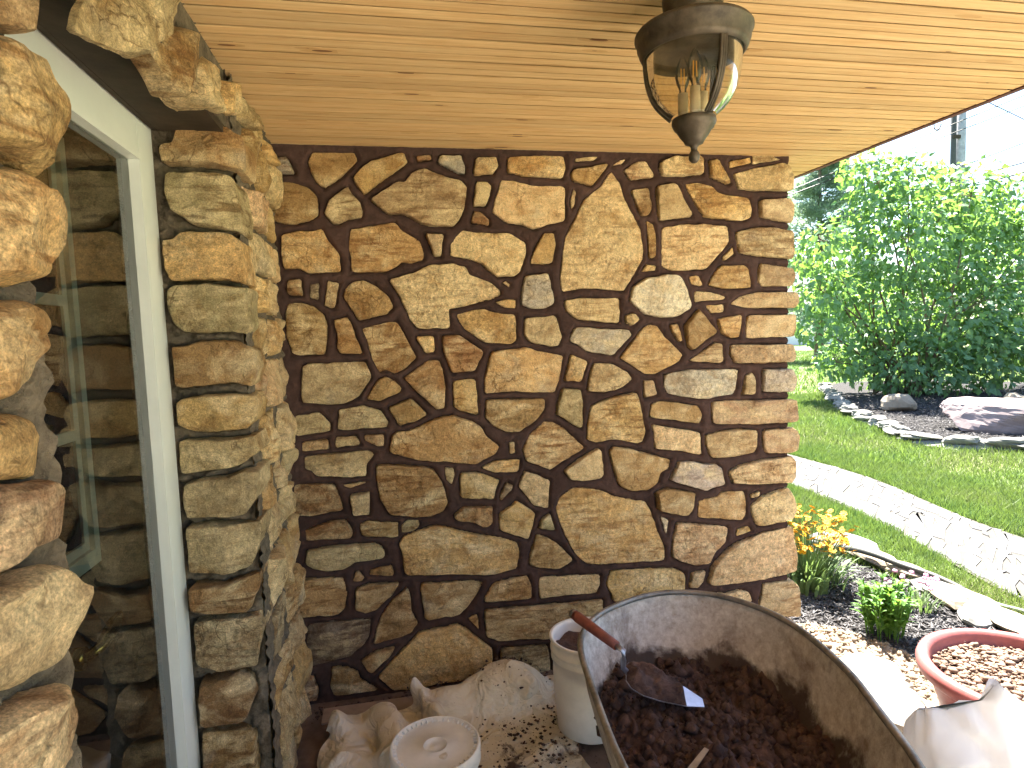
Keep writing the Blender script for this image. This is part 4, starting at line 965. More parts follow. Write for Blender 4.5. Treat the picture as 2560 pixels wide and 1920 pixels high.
def stone(parent, code, poly, O, U, V, N, proud, depth, bev, rough, seed, sides=1, step=0.011, tilt=0.04, name='stone', facet=0.07, sharp=38, shrink=0.0):
    """one rough stone: traced outline, cleft face, rounded arris, real depth"""
    U, V, N, O = [np.array(a, float) for a in (U, V, N, O)]
    rs = np.random.default_rng(seed)
    q = resample(poly, step)
    c = q.mean(0)
    q3 = np.c_[q, np.zeros(len(q))]
    dirv = q - c
    R = np.linalg.norm(dirv, axis=1)
    dirv /= R[:, None]
    q = q + dirv * (0.003 * fbm(q3, 34, seed * 1.7, 2))[:, None]
    q = c + (q - c) * (1 - shrink / np.linalg.norm(q - c, axis=1))[:, None]
    R = np.linalg.norm(q - c, axis=1)
    rm = R.min()
    bev = min(bev, rm * 0.4)
    tl = rs.normal(0, tilt, 2)
    rings = []
    for k in range(sides):
        rings.append((0.0, -depth + (depth - 0.004) * k / sides if sides > 1 else -depth, 0))
    rings.append((0.0, -0.004, 0))
    for a in (25, 50, 75):
        w = math.radians(a)
        rings.append((bev * (1 - math.cos(w)), proud * math.sin(w), 1))
    rings.append((bev, proud, 2))
    nin = int(min(13, max(3, rm / 0.0095)))
    for k in range(1, nin):
        rings.append((('f', k / nin), proud, 2))
    n = len(q)
    P2 = []
    H = []
    K = []
    for d, h, kind in rings:
        if isinstance(d, tuple):
            rr = (R - bev) * (1 - d[1])
        else:
            rr = R - d
        P2.append(c + dirv * rr[:, None])
        H.append(np.full(n, h))
        K.append(np.full(n, kind))
    P2.append(c[None])
    H.append(np.array([proud]))
    K.append(np.array([2]))
    P2 = np.concatenate(P2)
    H = np.concatenate(H)
    K = np.concatenate(K)
    W3 = np.c_[P2, H * 1.0]
    nz = fbm(W3, 9, seed * 3.1, 3) * 0.45 + np.abs(fbm(W3, 16, seed * 5.3, 2)) * -0.35
    fac = None
    for _ in range(5):
        sl2 = rs.normal(0, facet, 2)
        pl = (P2 - c) @ sl2 + rs.uniform(0.0, 0.25) * facet * rm * 2
        fac = pl if fac is None else np.minimum(fac, pl)
    flake = fbm(np.c_[P2 * [1, 1.25], np.zeros(len(P2))], 7.0, seed * 2.3, 2)
    flake = np.clip((flake - 0.12) / 0.10, 0, 1) + 0.7 * np.clip((flake + 0.45) / 0.08, 0, 1)
    dome = (P2 - c)
    disp = rough * (nz * 1.5 + (flake - 0.8) * 0.9) + dome @ tl + np.maximum(fac, -proud * 0.75)
    w = np.where(K == 2, 1.0, np.where(K == 1, H / proud, 0.0))
    H2 = H + disp * w
    P3 = O + np.outer(P2[:, 0], U) + np.outer(P2[:, 1], V) + np.outer(H2, N)
    if sides > 1:
        side = (K == 0) & (H > -depth + 1e-6)
        a = fbm(P3[side], 11, seed, 3) * rough * 0.7
        dd = np.zeros((len(P2), 2))
        dd[:-1] = np.tile(dirv, (len(rings), 1))
        P3[side] += np.outer(a * dd[side, 0], U) + np.outer(a * dd[side, 1], V)
    F = []
    m = len(rings)
    for r in range(m - 1):
        for k in range(n):
            k2 = (k + 1) % n
            F.append((r * n + k, r * n + k2, (r + 1) * n + k2, (r + 1) * n + k))
    last = (m - 1) * n
    for k in range(n):
        F.append((last + k, last + (k + 1) % n, m * n))
    if np.dot(np.cross(U, V), N) < 0:
        F = [f[::-1] for f in F]
    area = np.sum(q[:, 0] * np.roll(q[:, 1], -1) - q[:, 1] * np.roll(q[:, 0], -1))
    if area < 0:
        F = [f[::-1] for f in F]
    ctr = P3.mean(0)
    me = mesh(name, P3 - ctr, F, M_STONE, True)
    me.set_sharp_from_angle(angle=math.radians(sharp))
    o = part(name, me, parent, ctr)
    j = rs.normal(0, 0.018, 3) + rs.normal(0, 0.10)
    b = np.array(STONE_COL[code]) * (1 + j)
    o.color = (*np.clip(b, 0.02, 0.9), 1)
    return o


def poly_dist(PU, polys):
    """distance to the nearest stone outline, negative inside"""
    best = np.full(len(PU), 9.0)
    inside = np.zeros(len(PU), bool)
    for p in polys:
        lo, hi = p.min(0) - 0.06, p.max(0) + 0.06
        m = np.all((PU > lo) & (PU < hi), axis=1)
        if not m.any():
            continue
        X = PU[m]
        d = np.full(len(X), 9.0)
        ins = np.zeros(len(X), bool)
        for a, b in zip(p, np.roll(p, -1, 0)):
            e = b - a
            t_ = np.clip(((X - a) @ e) / max(e @ e, 1e-9), 0, 1)
            d = np.minimum(d, np.linalg.norm(X - a - t_[:, None] * e, axis=1))
            if a[1] != b[1]:
                ins ^= ((a[1] > X[:, 1]) != (b[1] > X[:, 1])) & (X[:, 0] < (b[0] - a[0]) * (X[:, 1] - a[1]) / (b[1] - a[1]) + a[0])
        best[m] = np.minimum(best[m], d)
        inside[m] |= ins
    return np.where(inside, -best, best)


def grid_faces(nx, ny):
    i = np.arange(nx * ny).reshape(ny, nx)
    return np.stack([i[:-1, :-1].ravel(), i[:-1, 1:].ravel(), i[1:, 1:].ravel(), i[1:, :-1].ravel()], 1)


def mortar_sheet(name, parent, polys, u0, u1, v0, v1, res, O, U, V, N, mat, bead, groove, amp, seed):
    U, V, N, O = [np.array(a, float) for a in (U, V, N, O)]
    nu = int((u1 - u0) / res) + 1
    nv = int((v1 - v0) / res) + 1
    uu, vv = np.meshgrid(np.linspace(u0, u1, nu), np.linspace(v0, v1, nv))
    PU = np.c_[uu.ravel(), vv.ravel()]
    d = poly_dist(PU, polys)
    P3 = np.c_[PU, np.zeros(len(PU))]
    s = np.clip(d / 0.014, 0, 1)
    h = -groove + (bead + groove) * np.sin(s * math.pi / 2) ** 1.5
    h = h + amp * fbm(P3, 22, seed, 4) * 0.6 + amp * 0.7 * vn(P3, 90, seed)
    h = np.where(d < -0.004, -0.02, h)
    X = O + np.outer(PU[:, 0], U) + np.outer(PU[:, 1], V) + np.outer(h, N)
    F = grid_faces(nu, nv)
    if np.dot(np.cross(U, V), N) < 0:
        F = F[:, ::-1].copy()
    return part(name, mesh(name, X, F, mat, True), parent)


# ------------------------------------------------------------------ ground, floor, ceiling
GZ = -0.10
CEIL = 2.335
WALL_Y = 2.67
gm = MB()
gm.add([(-400, -400, GZ - 0.012), (400, -400, GZ - 0.012), (400, 400, GZ - 0.012), (-400, 400, GZ - 0.012)], [(0, 1, 2, 3)])
structure('lawn', gm.mesh('lawn', M_LAWN))

fm = MB().box(-0.9, 1.72, -4.0, 2.68, -0.3, 0.0)
structure('porch_floor', fm.mesh('porch_floor', M_FLOOR))

ceil = structure('ceiling', MB().box(-0.9, 2.165, -0.6, 3.6, CEIL + 0.022, CEIL + 0.2).mesh('ceiling', M_ROOF))
pw = 0.0372
prof = [(-pw / 2 + .0125, 0.02), (-pw / 2 + .0125, .0016), (-pw / 2, .0016), (-pw / 2, 0.0), (pw / 2, 0.0), (pw / 2, .0016), (pw / 2 - .0125, .0016), (pw / 2 - .0125, 0.02)]
px0, px1 = -0.45, 2.163
nseg = 14
PV = [(px0 + (px1 - px0) * i / nseg, y, z) for i in range(nseg + 1) for y, z in prof]
PF = []
for i in range(nseg):
    for k in range(7):
        a = i * 8 + k
        PF.append((a, a + 1, a + 9, a + 8))
plank_me = [mesh('plank', PV, PF, M_PINE)]
y = -0.57
while y < 3.58:
    part('plank', plank_me[0], ceil, (0, y, CEIL + random.uniform(-0.0012, 0.0012)))
    y += pw + 0.0078
fascia = structure('eave_fascia', MB().box(2.165, 2.19, -0.6, 3.6, CEIL - 0.004, CEIL + 0.2).mesh('eave_fascia', M_FASCIA))

# ------------------------------------------------------------------ back wall
wall = thing('stone_wall', (0.8, WALL_Y, 0), 'end wall of golden fieldstones set in fresh dark brown mortar', 'wall')
ws = parse(WALL_STONES)
mortar_sheet('mortar', wall, [p for _, p in ws], -0.46, 1.88, -0.16, CEIL + 0.004, 0.0068, (0, WALL_Y, 0), (1, 0, 0), (0, 0, 1), (0, -1, 0),
             M_MORTAR, 0.007, 0.002, 0.0035, 3.0)
part('core', MB().box(-0.9, 1.878, WALL_Y + 0.012, WALL_Y + 0.42, -0.3, CEIL + 0.02).mesh('core', M_MORTAR), wall)
for i, (c, p) in enumerate(ws):
    edge = p[:, 0].max() > 1.86
    small = np.ptp(p, axis=0).min() < 0.06
    rs = random.Random(i)
    o = stone(wall, c, p, (0, WALL_Y, 0), (1, 0, 0), (0, 0, 1), (0, -1, 0),
              0.010 if small else rs.uniform(0.011, 0.032), 0.34 if edge else 0.05, 0.004 if small else 0.006,
              0.003 if small else 0.0062, i + 1, 7 if edge else 1, tilt=0.03, shrink=0.001 if small else 0.0028)

# ------------------------------------------------------------------ house wall with the doorway
house = thing('house_wall', (-0.4, 1.4, 0), 'rough tan stone house wall with a deep doorway, grey mortar joints unfilled', 'wall')
FX = -0.40
rv = parse(REVEAL_STONES)
RY = 1.95
mortar_sheet('mortar', house, [p for _, p in rv], -0.70, -0.42, -0.05, CEIL, 0.009, (0, RY + 0.032, 0), (1, 0, 0), (0, 0, 1), (0, -1, 0),
             M_GREY_MORTAR, 0.014, 0.004, 0.020, 11.0)
for i, (c, p) in enumerate(rv):
    p = p.copy()
    p[:, 0] = np.maximum(p[:, 0], -0.612)
    stone(house, c, p, (0, RY, 0), (1, 0, 0), (0, 0, 1), (0, -1, 0), 0.026, 0.16, 0.006, 0.007, 400 + i, 6, 0.009, 0.05, facet=0.13, sharp=24)
# wall face between doorway and end wall, courses of rough quoins seen edge on
fs = []
rs = random.Random(21)
z = -0.02
k = 0
while z < CEIL - 0.05:
    h = rs.uniform(0.13, 0.21)
    if z + h > CEIL - 0.04:
        h = CEIL - 0.004 - z
    yb = 1.955 + rs.uniform(0.0, 0.02) + (0.14 if k % 2 else 0.10)
    yy = yb
    while yy < 2.62:
        w = rs.uniform(0.16, 0.34)
        y1 = min(yy + w, 2.665)
        if 2.665 - y1 < 0.08:
            y1 = 2.665
        j = lambda a: rs.uniform(-a, a)
        fs.append((rs.choice('pgpgtkgpt'), np.array([(yy + 0.012, z + 0.012 + j(.01)), (yy + (y1 - yy) * .5, z + 0.01 + j(.008)), (y1 - 0.012, z + 0.012 + j(.01)),
                   (y1 - 0.008 + j(.006), z + h * .5), (y1 - 0.012, z + h - 0.012 + j(.008)), (yy + (y1 - yy) * .5, z + h - 0.01 + j(.008)),
                   (yy + 0.012, z + h - 0.012 + j(.01)), (yy + .008, z + h * .5)])))
        yy = y1
    z += h
    k += 1
mortar_sheet('mortar', house, [p for _, p in fs], 1.99, 2.66, -0.05, CEIL, 0.011, (FX - 0.03, 0, 0), (0, 1, 0), (0, 0, 1), (1, 0, 0),
             M_GREY_MORTAR, 0.012, 0.004, 0.009, 21.0)
for i, (c, p) in enumerate(fs):
    stone(house, c, p, (FX - 0.03, 0, 0), (0, 1, 0), (0, 0, 1), (1, 0, 0), rs.uniform(0.02, 0.05), 0.06, 0.014, 0.011, 500 + i, 1, 0.012, 0.09, facet=0.22, sharp=24)
# stones over the doorway, carried on the steel lintel
for i, (c, p) in enumerate(parse(FACE_STONES)):
    p = p.copy()
    p[:, 1] = np.minimum(p[:, 1], CEIL - 0.006)
    stone(house, c, p, (FX - 0.025, 0, 0), (0, 1, 0), (0, 0, 1), (1, 0, 0), 0.035, (0.015, 0.05, 0.08, 0.08)[i], 0.012, 0.012, 560 + i, 6, 0.011, 0.06, facet=0.18, sharp=24)
part('lintel_mortar', MB().box(-0.60, FX - 0.028, 0.5, 2.02, 2.171, CEIL + 0.02).mesh('lintel_mortar', M_GREY_MORTAR), house)
lin = MB().box(-0.604, FX - 0.032, 0.3, 1.945, 2.152, 2.170)
lin.box(-0.618, -0.605, 0.3, 1.945, 2.152, 2.30)
part('steel_lintel', lin.mesh('steel_lintel', M_LINTEL), house)
# near pier beside the camera
ns = parse(PIER_STONES)
pp = [p for _, p in ns]
mortar_sheet('mortar', house, pp, 0.40, 0.755, 0.5, 2.3, 0.01, (-0.375, 0, 0), (0, 1, 0), (0, 0, 1), (1, 0, 0),
             M_GREY_MORTAR, 0.01, 0.004, 0.009, 31.0)
part('core', MB().box(-0.75, -0.40, 0.2, 0.745, -0.2, CEIL + 0.01).box(-0.75, -0.415, -4.0, 0.2, -0.2, CEIL + 0.01)
     .box(-0.95, -0.45, 2.0, 2.72, -0.2, CEIL + 0.01).mesh('core', M_GREY_MORTAR), house)
for i, (c, p) in enumerate(ns):
    stone(house, c, p, (-0.375, 0, 0), (0, 1, 0), (0, 0, 1), (1, 0, 0), 0.045, 0.2, 0.012, 0.009, 600 + i, 6, 0.008, 0.05, facet=0.20, sharp=26)
# unseen run of the wall behind the camera keeps the same stonework
rs = random.Random(5)
z = 0.0
i = 0
while z < CEIL - 0.1:
    h = min(rs.uniform(0.16, 0.26), CEIL - z)
    yy = -2.6 + rs.uniform(-0.2, 0)
    while yy < 0.12:
        w = rs.uniform(0.25, 0.5)
        y1 = min(yy + w, 0.36)
        stone(house, rs.choice('pgbtgko'), np.array([(yy + .015, z + .015), (y1 - .015, z + .015), (y1 - .015, z + h - .015), (yy + .015, z + h - .015)]),
              (-0.405, 0, 0), (0, 1, 0), (0, 0, 1), (1, 0, 0), 0.04, 0.06, 0.03, 0.01, 700 + i, 1, 0.03)
        i += 1
        yy = y1
    z += h

# ------------------------------------------------------------------ doors
DX = -0.625
DY0, DY1, DH = 0.74, 1.955, 2.165
sd = thing('storm_door', (DX, 1.35, 0.0), 'white framed full glass storm door recessed in the stone doorway', 'door')
fr = MB()
fr.box(DX - 0.045, DX, DY1 - 0.105, DY1, 0.0, DH)
part('door_frame', fr.mesh('door_frame', M_WHITE), sd)
fr2 = MB().box(DX - 0.045, DX - 0.001, DY0, DY1 - 0.1055, DH - 0.105, DH)
part('door_frame', fr2.mesh('door_frame', M_WHITE), sd)
part('door_frame', MB().box(DX - 0.045, DX - 0.0005, DY0, DY0 + 0.1, 0.0, DH - 0.1055).mesh('door_frame', M_WHITE), sd)
part('kick_panel', MB().box(DX - 0.044, DX - 0.002, DY0 + 0.1005, DY1 - 0.1055, 0.0, 0.16).mesh('kick_panel', M_WHITE), sd)
bd = MB().box(DX - 0.03, DX + 0.006, DY1 - 0.122, DY1 - 0.1055, 0.16, DH - 0.122)
bd.box(DX - 0.03, DX + 0.006, DY0 + 0.1, DY1 - 0.1055, DH - 0.1215, DH - 0.1055)
part('glazing_bead', bd.mesh('glazing_bead', M_WHITE), sd)
part('glass', MB().add([(DX - 0.022, DY0 + 0.1, 0.16), (DX - 0.022, DY1 - 0.11, 0.16), (DX - 0.022, DY1 - 0.11, DH - 0.11), (DX - 0.022, DY0 + 0.1, DH - 0.11)], [(0, 1, 2, 3)]).mesh('glass', M_PANE), sd)
part('wood_strip', MB().box(DX - 0.05, DX - 0.006, DY0, DY1 + 0.004, DH + 0.0005, DH + 0.018).mesh('wood_strip', M_CREAM), sd)
tk = MB()
for zz in (0.42, 0.5, 0.95, 1.06, 1.32, 1.62, 1.70, 1.86):
    tk.box(DX - 0.03, DX + 0.002, DY1 + 0.0002, DY1 + 0.002, zz, zz + 0.003)
part('drill_marks', tk.mesh('drill_marks', M_WIRE), sd)

ed = thing('entry_door', (DX - 0.14, 1.35, 0), 'dark entry door with white moulded glass light behind the storm door', 'door')
EX = DX - 0.12
part('slab', MB().box(EX - 0.05, EX, 0.6, 2.1, 0.0, 2.25).mesh('slab', M_DARK_DOOR), ed)
gm_ = MB()
L0, L1, Lz0, Lz1 = 0.80, 1.69, 1.02, 2.05
for a in range(3):
    e = 0.022 * a
    t0 = 0.022
    x1 = EX + (0.014, 0.022, 0.010)[a]
    gm_.box(EX + 0.0005, x1, L1 - e - t0, L1 - e, Lz0 + e, Lz1 - e)
    gm_.box(EX + 0.0005, x1, L0, L1 - e - t0, Lz0 + e, Lz0 + e + t0)
    gm_.box(EX + 0.0005, x1, L0, L1 - e - t0, Lz1 - e - t0, Lz1 - e)
gm_.box(EX + 0.0008, EX + 0.012, L0, L1 - 0.066, 1.335, 1.36)
gm_.box(EX + 0.0008, EX + 0.012, L0, L1 - 0.066, 1.65, 1.675)
part('glazing_moulding', gm_.mesh('glazing_moulding', M_WHITE), ed)
part('pane', MB().box(EX + 0.0004, EX + 0.004, L0, L1 - 0.0665, Lz0 + 0.067, Lz1 - 0.067).mesh('pane', M_GLASSDARK), ed)
kb = MB()
kb.tube([(EX, 1.52, 0.85), (EX + 0.035, 1.52, 0.85)], 0.026, 14)
kb.tube([(EX + 0.035, 1.52, 0.85), (EX + 0.05, 1.56, 0.853), (EX + 0.052, 1.60, 0.862), (EX + 0.05, 1.64, 0.874), (EX + 0.048, 1.68, 0.884)], [0.012, 0.013, 0.016, 0.017, 0.008], 10)
part('door_handle', kb.mesh('door_handle', M_BRASS, True), ed)

# ------------------------------------------------------------------ lantern
LX, LY = 0.722, 1.372
Z0 = 1.972
lt = thing('ceiling_lantern', (LX, LY, CEIL), 'weathered bronze ceiling lantern with a clear glass bowl and candle bulbs', 'lantern')
cc = (LX, LY, Z0)


def lpart(name, prof, mat, parent=lt, n=56):
    return part(name, MB().lathe(prof, n, cc).mesh(name, mat, True), parent)


lpart('canopy', [(0.0, .3625), (0.060, .3625), (0.066, .350), (0.0685, .330), (0.066, .300), (0.058, .280), (0.050, .268), (0.046, .258), (0.0, .258)], M_BRONZE)
lpart('brim', [(0.03, .259), (0.11, .259), (0.1285, .257), (0.1325, .252), (0.1325, .247), (0.128, .244), (0.1265, .226), (0.1225, .221), (0.1225, .214), (0.119, .207), (0.114, .202), (0.111, .202), (0.110, .216), (0.108, .245), (0.04, .250), (0.0, .250)], M_BRONZE)
lpart('glass_bowl', [(0.1085, .225), (0.1085, .205), (0.107, .175), (0.1025, .145), (0.094, .118), (0.082, .096), (0.066, .079), (0.050, .067)], M_LGLASS)
lpart('bottom_cup', [(0.0, .060), (0.044, .064), (0.0495, .062), (0.0505, .052), (0.045, .040), (0.040, .036), (0.033, .024), (0.0235, .012), (0.021, .006), (0.012, .003), (0.008, -.002), (0.007, -.010), (0.0, -.010)], M_BRONZE)
lpart('finial', [(0.006, -.008), (0.0105, -.014), (0.0128, -.022), (0.0115, -.031), (0.006, -.037), (0.0, -.038)], M_BRONZE)
gp = [(0.1115, .216), (0.1115, .205), (0.110, .175), (0.1055, .145), (0.097, .118), (0.085, .096), (0.069, .078), (0.0525, .062)]
gs = spline([(r, 0, z) for r, z in gp], 4)
for a in (-83, 37, 157):
    w = math.radians(a)
    m = MB()
    for off in (-0.0055, 0.0, 0.0055):
        m.tube([(LX + r * math.cos(w) - off * math.sin(w), LY + r * math.sin(w) + off * math.cos(w), Z0 + zz) for r, _, zz in gs], 0.0036, 6)
    part('strap', m.mesh('strap', M_BRONZE, True), lt)
for a in (250, 10, 130):
    w = math.radians(a)
    bx, by = LX + 0.026 * math.cos(w), LY + 0.026 * math.sin(w)
    sl_ = part('candle_sleeve', MB().lathe([(0.0, .060), (0.0115, .060), (0.0115, .125), (0.0, .125)], 20, (bx, by, Z0)).mesh('candle_sleeve', M_SLEEVE, True), lt)
    bu = part('bulb', MB().lathe([(0.008, .125), (0.0085, .135), (0.014, .148), (0.0175, .163), (0.0165, .178), (0.011, .194), (0.005, .206), (0.0, .212)], 20, (bx, by, Z0)).mesh('bulb', M_BULB, True), lt)
    fm_ = MB()
    for dx in (-0.0045, 0.0045):
        fm_.tube([(bx + dx, by, Z0 + .148), (bx + dx * .8, by, Z0 + .182)], 0.0013, 6)
    part('filament', fm_.mesh('filament', M_FIL), bu)

hk = thing('ceiling_hook', (2.178, 2.17, CEIL), 'small steel hook screwed in under the eave edge', 'hook')
pts = [(2.178, 2.165, CEIL), (2.178, 2.165, CEIL - 0.012)] + [(2.178, 2.165 - 0.016 + 0.016 * math.cos(a), CEIL - 0.014 + 0.016 * math.sin(a) - 0.004) for a in np.linspace(0.3, -math.pi * 1.05, 12)]
part('hook_bend', MB().tube(pts, 0.0022, 8).mesh('hook_bend', M_RIM, True), hk)

# ------------------------------------------------------------------ porch clutter
# canvas drop cloth
nx, ny = 46, 42
CV = np.array(CLOTH, float).reshape(-1, 3) / 1000.0
Fg = grid_faces(nx, ny)
fc = CV[Fg].mean(axis=1)
keep = ~((fc[:, 0] < 0.02 + 0.05 * np.sin(fc[:, 1] * 20)) & (fc[:, 1] > 2.50 + 0.04 * np.sin(fc[:, 0] * 11)))
cloth = obj('drop_cloth', mesh('drop_cloth', CV, Fg[keep], M_CLOTH, True))
ss = cloth.modifiers.new('smooth', 'SUBSURF')
ss.levels = ss.render_levels = 2
tag(cloth, 'crumpled beige canvas drop cloth stained with brown mortar along the wall', 'drop cloth')

sh = obj('paper_sheet', MB().box(-0.34, 0.06, 2.50, 2.60, 0.003, 0.012).mesh('paper_sheet', M_SHEET))
tag(sh, 'strip of pinkish board lying at the foot of the stone wall', 'board')

# crumbs of mortar dropped on cloth and floor
def chips(n, pos, size, seed, flat=0.6):
    r = np.random.default_rng(seed)
    base = np.array([(1, 0, 0), (-1, 0, 0), (0, 1, 0), (0, -1, 0), (0, 0, 1), (0, 0, -1)], float)
    tri = np.array([(0, 2, 4), (2, 1, 4), (1, 3, 4), (3, 0, 4), (2, 0, 5), (1, 2, 5), (3, 1, 5), (0, 3, 5)])
    s = size * (0.35 + r.random(n) ** 3 * 1.9)
    Vv = base[None] * (0.7 + 0.6 * r.random((n, 6, 1)))
    Vv = Vv * np.stack([np.ones(n), 0.6 + 0.5 * r.random(n), flat * (0.7 + .6 * r.random(n))], 1)[:, None, :]
    a = r.random(n) * 6.283
    ca, sa = np.cos(a), np.sin(a)
    X = Vv[:, :, 0] * ca[:, None] - Vv[:, :, 1] * sa[:, None]
    Yv = Vv[:, :, 0] * sa[:, None] + Vv[:, :, 1] * ca[:, None]
    Vv = np.stack([X, Yv, Vv[:, :, 2]], 2) * s[:, None, None] + pos[:, None, :]
    Fv = tri[None] + (np.arange(n) * 6)[:, None, None]
    return Vv.reshape(-1, 3), Fv.reshape(-1, 3)


r = np.random.default_rng(3)
n = 700
cp = np.c_[r.uniform(-0.38, 0.66, n), 2.63 - np.abs(r.normal(0, 0.05, n)), np.zeros(n)]
cp2 = np.c_[r.normal(0.48, 0.12, n), r.normal(2.2, 0.16, n), np.zeros(n)]
cp = np.vstack([cp, cp2])
cp = cp[(cp[:, 0] > -0.38) & (cp[:, 0] < 0.68) & (cp[:, 1] < 2.63) & (cp[:, 1] > 1.5)]
hz_ = np.zeros(len(cp))
for k_ in range(0, len(cp), 400):
    dd_ = np.linalg.norm(cp[k_:k_ + 400, None, :2] - CV[None, :, :2], axis=2)
    j_ = dd_.argmin(axis=1)
    hz_[k_:k_ + 400] = np.where(dd_.min(axis=1) < 0.03, CV[j_, 2], 0.0)
bare = (cp[:, 0] < 0.0) & (cp[:, 1] > 2.50)
cp[:, 2] = np.where(bare, 0.0, hz_) + 0.003
Vc, Fc = chips(len(cp), cp, 0.0045, 4)
cr = obj('mortar_crumbs', mesh('mortar_crumbs', Vc, Fc, M_HEAP))
cr['kind'] = 'stuff'
cr['label'] = 'dark brown mortar crumbs scattered on drop cloth along the wall'
cr['category'] = 'mortar crumbs'


# white buckets
def bucket(name, c, h, rt, rb, label, cat):
    b = thing(name, c, label, cat)
    prof = [(0.0, 0.004), (rb - .008, 0.0), (rb, 0.008), (rb + (rt - rb) * .55, h * .62), (rt - .012, h - .085), (rt - .004, h - .083), (rt - .004, h - .074), (rt - .011, h - .070),
            (rt - .010, h - .055), (rt - .002, h - .053), (rt - .002, h - .044), (rt - .009, h - .040), (rt - .006, h - .012), (rt, h - .010), (rt + .001, h - .002), (rt - .003, h),
            (rt - .012, h - .002), (rt - .016, h - .02), (rb - .004, 0.03), (0.0, 0.03)]
    part('body', MB().lathe(prof, 56, c).mesh('body', M_PAIL, True), b)
    return b


B1 = (0.705, 2.225, 0.012)
b1 = bucket('plastic_bucket', B1, 0.37, 0.15, 0.128, 'tall open white plastic bucket with mortar inside, behind the wheelbarrow', 'bucket')
nb = 40
bp = [(0, 0)]
Vb = [(B1[0], B1[1], B1[2] + 0.315)]
for ring in range(1, 8):
    for k in range(nb):
        a = 2 * math.pi * k / nb
        rr = 0.133 * ring / 7
        x_, y_ = B1[0] + rr * math.cos(a), B1[1] + rr * math.sin(a)
        Vb.append((x_, y_, B1[2] + 0.315 + 0.016 * float(fbm(np.array([[x_, y_, 0]]), 18, 5.0)[0])))
Fb = [(0, 1 + k, 1 + (k + 1) % nb) for k in range(nb)]
for ring in range(6):
    for k in range(nb):
        a = 1 + ring * nb + k
        b_ = 1 + ring * nb + (k + 1) % nb
        Fb.append((a, a + nb, b_ + nb, b_))
part('mortar_fill', mesh('mortar_fill', Vb, Fb, M_HEAP, True), b1)
# small blue sticker wrapped on the side facing the porch
st = MB()
a0 = math.radians(-78)
for j, (z0, z1, m_) in enumerate(((0.045, 0.092, 0),)):
    pass


def sticker(c, ang, wdt, z0, z1, rb, rt, h, off, name, mat, parent):
    m = MB()
    V_ = []
    for k in range(6):
        a = ang + wdt * (k / 5 - 0.5)
        for zz in (z0, z1):
            rr = rb + (rt - .011 - rb) * zz / h * 1.02 + off
            V_.append((c[0] + rr * math.cos(a), c[1] + rr * math.sin(a), c[2] + zz))
    m.add(V_, [(2 * k, 2 * k + 2, 2 * k + 3, 2 * k + 1) for k in range(5)])
    return part(name, m.mesh(name, mat), parent)


lb = sticker(B1, math.radians(-70), 0.20, 0.045, 0.095, 0.128, 0.15, 0.37, 0.0035, 'blue_label', M_BLUE, b1)
for zz in (0.052, 0.060, 0.068):
    sticker(B1, math.radians(-70), 0.13, zz, zz + 0.003, 0.128, 0.15, 0.37, 0.0048, 'label_stripe', M_WHITE, lb)

B2 = (0.09, 2.03, 0.012)
b2 = thing('lidded_pail', B2, 'short white plastic pail with ribbed lid standing on the drop cloth', 'pail')
part('body', MB().lathe([(0.0, 0.0), (0.136, 0.0), (0.14, 0.008), (0.147, 0.135), (0.0, 0.135)], 64, B2).mesh('body', M_PAIL, True), b2)
lid = part('lid', MB().lathe([(0.150, .100), (0.154, .102), (0.1545, .150), (0.152, .158), (0.148, .160), (0.144, .158), (0.142, .149), (0.132, .147), (0.045, .149), (0.042, .153), (0.038, .153), (0.036, .147), (0.008, .146), (0.005, .149), (0.0, .149)], 72, B2).mesh('lid', M_PAIL, True), b2)
rb_ = MB()
for k in range(44):
    a = 2 * math.pi * k / 44
    ca, sa = math.cos(a), math.sin(a)
    q = [(B2[0] + r_ * ca - s_ * sa, B2[1] + r_ * sa + s_ * ca, B2[2] + z_) for z_ in (0.148, 0.1565) for r_ in (0.131, 0.144) for s_ in (-.001, .001)]
    rb_.add(q, [(0, 1, 3, 2), (4, 6, 7, 5), (0, 2, 6, 4), (1, 5, 7, 3), (0, 4, 5, 1), (2, 3, 7, 6)])
part('ribs', rb_.mesh('ribs', M_PAIL), lid)

# ------------------------------------------------------------------ wheelbarrow
wb = thing('wheelbarrow', (0.83, 1.45, 0), 'steel wheelbarrow with a mortar crusted tray full of brown mortar', 'wheelbarrow')
rim_pts = [(.449, 1.188), (.475, 1.45), (.520, 1.72), (.62, 1.872), (.76, 1.955), (.885, 1.988), (1.0, 1.968), (1.092, 1.905), (1.165, 1.78), (1.192, 1.626),
           (1.165, 1.40), (1.105, 1.209), (1.055, 1.064), (0.98, .93), (.85, .87), (.6, .87), (.46, .98)]
rim = spline([(a, b, 0.62) for a, b in rim_pts], 6, True)
nr = len(rim)
bc = np.array([0.80, 1.42])
rings = []
for s_, z_ in ((1.0, .62), (0.985, .585), (0.95, .52), (0.89, .44), (0.82, .38), (0.74, .35), (0.62, .338), (0.35, .335)):
    q = rim.copy()
    q[:, :2] = bc + (rim[:, :2] - bc) * s_
    q[:, 2] = z_
    rings.append(q)
TV = np.concatenate(rings + [np.array([[bc[0], bc[1], .335]])])
TF = []
for i in range(len(rings) - 1):
    for k in range(nr):
        TF.append((i * nr + k, (i + 1) * nr + k, (i + 1) * nr + (k + 1) % nr, i * nr + (k + 1) % nr))
for k in range(nr):
    TF.append(((len(rings) - 1) * nr + k, len(TV) - 1, (len(rings) - 1) * nr + (k + 1) % nr))
tray = part('tray', mesh('tray', TV, TF, M_TRAY, True), wb)
sol = tray.modifiers.new('thickness', 'SOLIDIFY')
sol.thickness = 0.004
sol.offset = -1
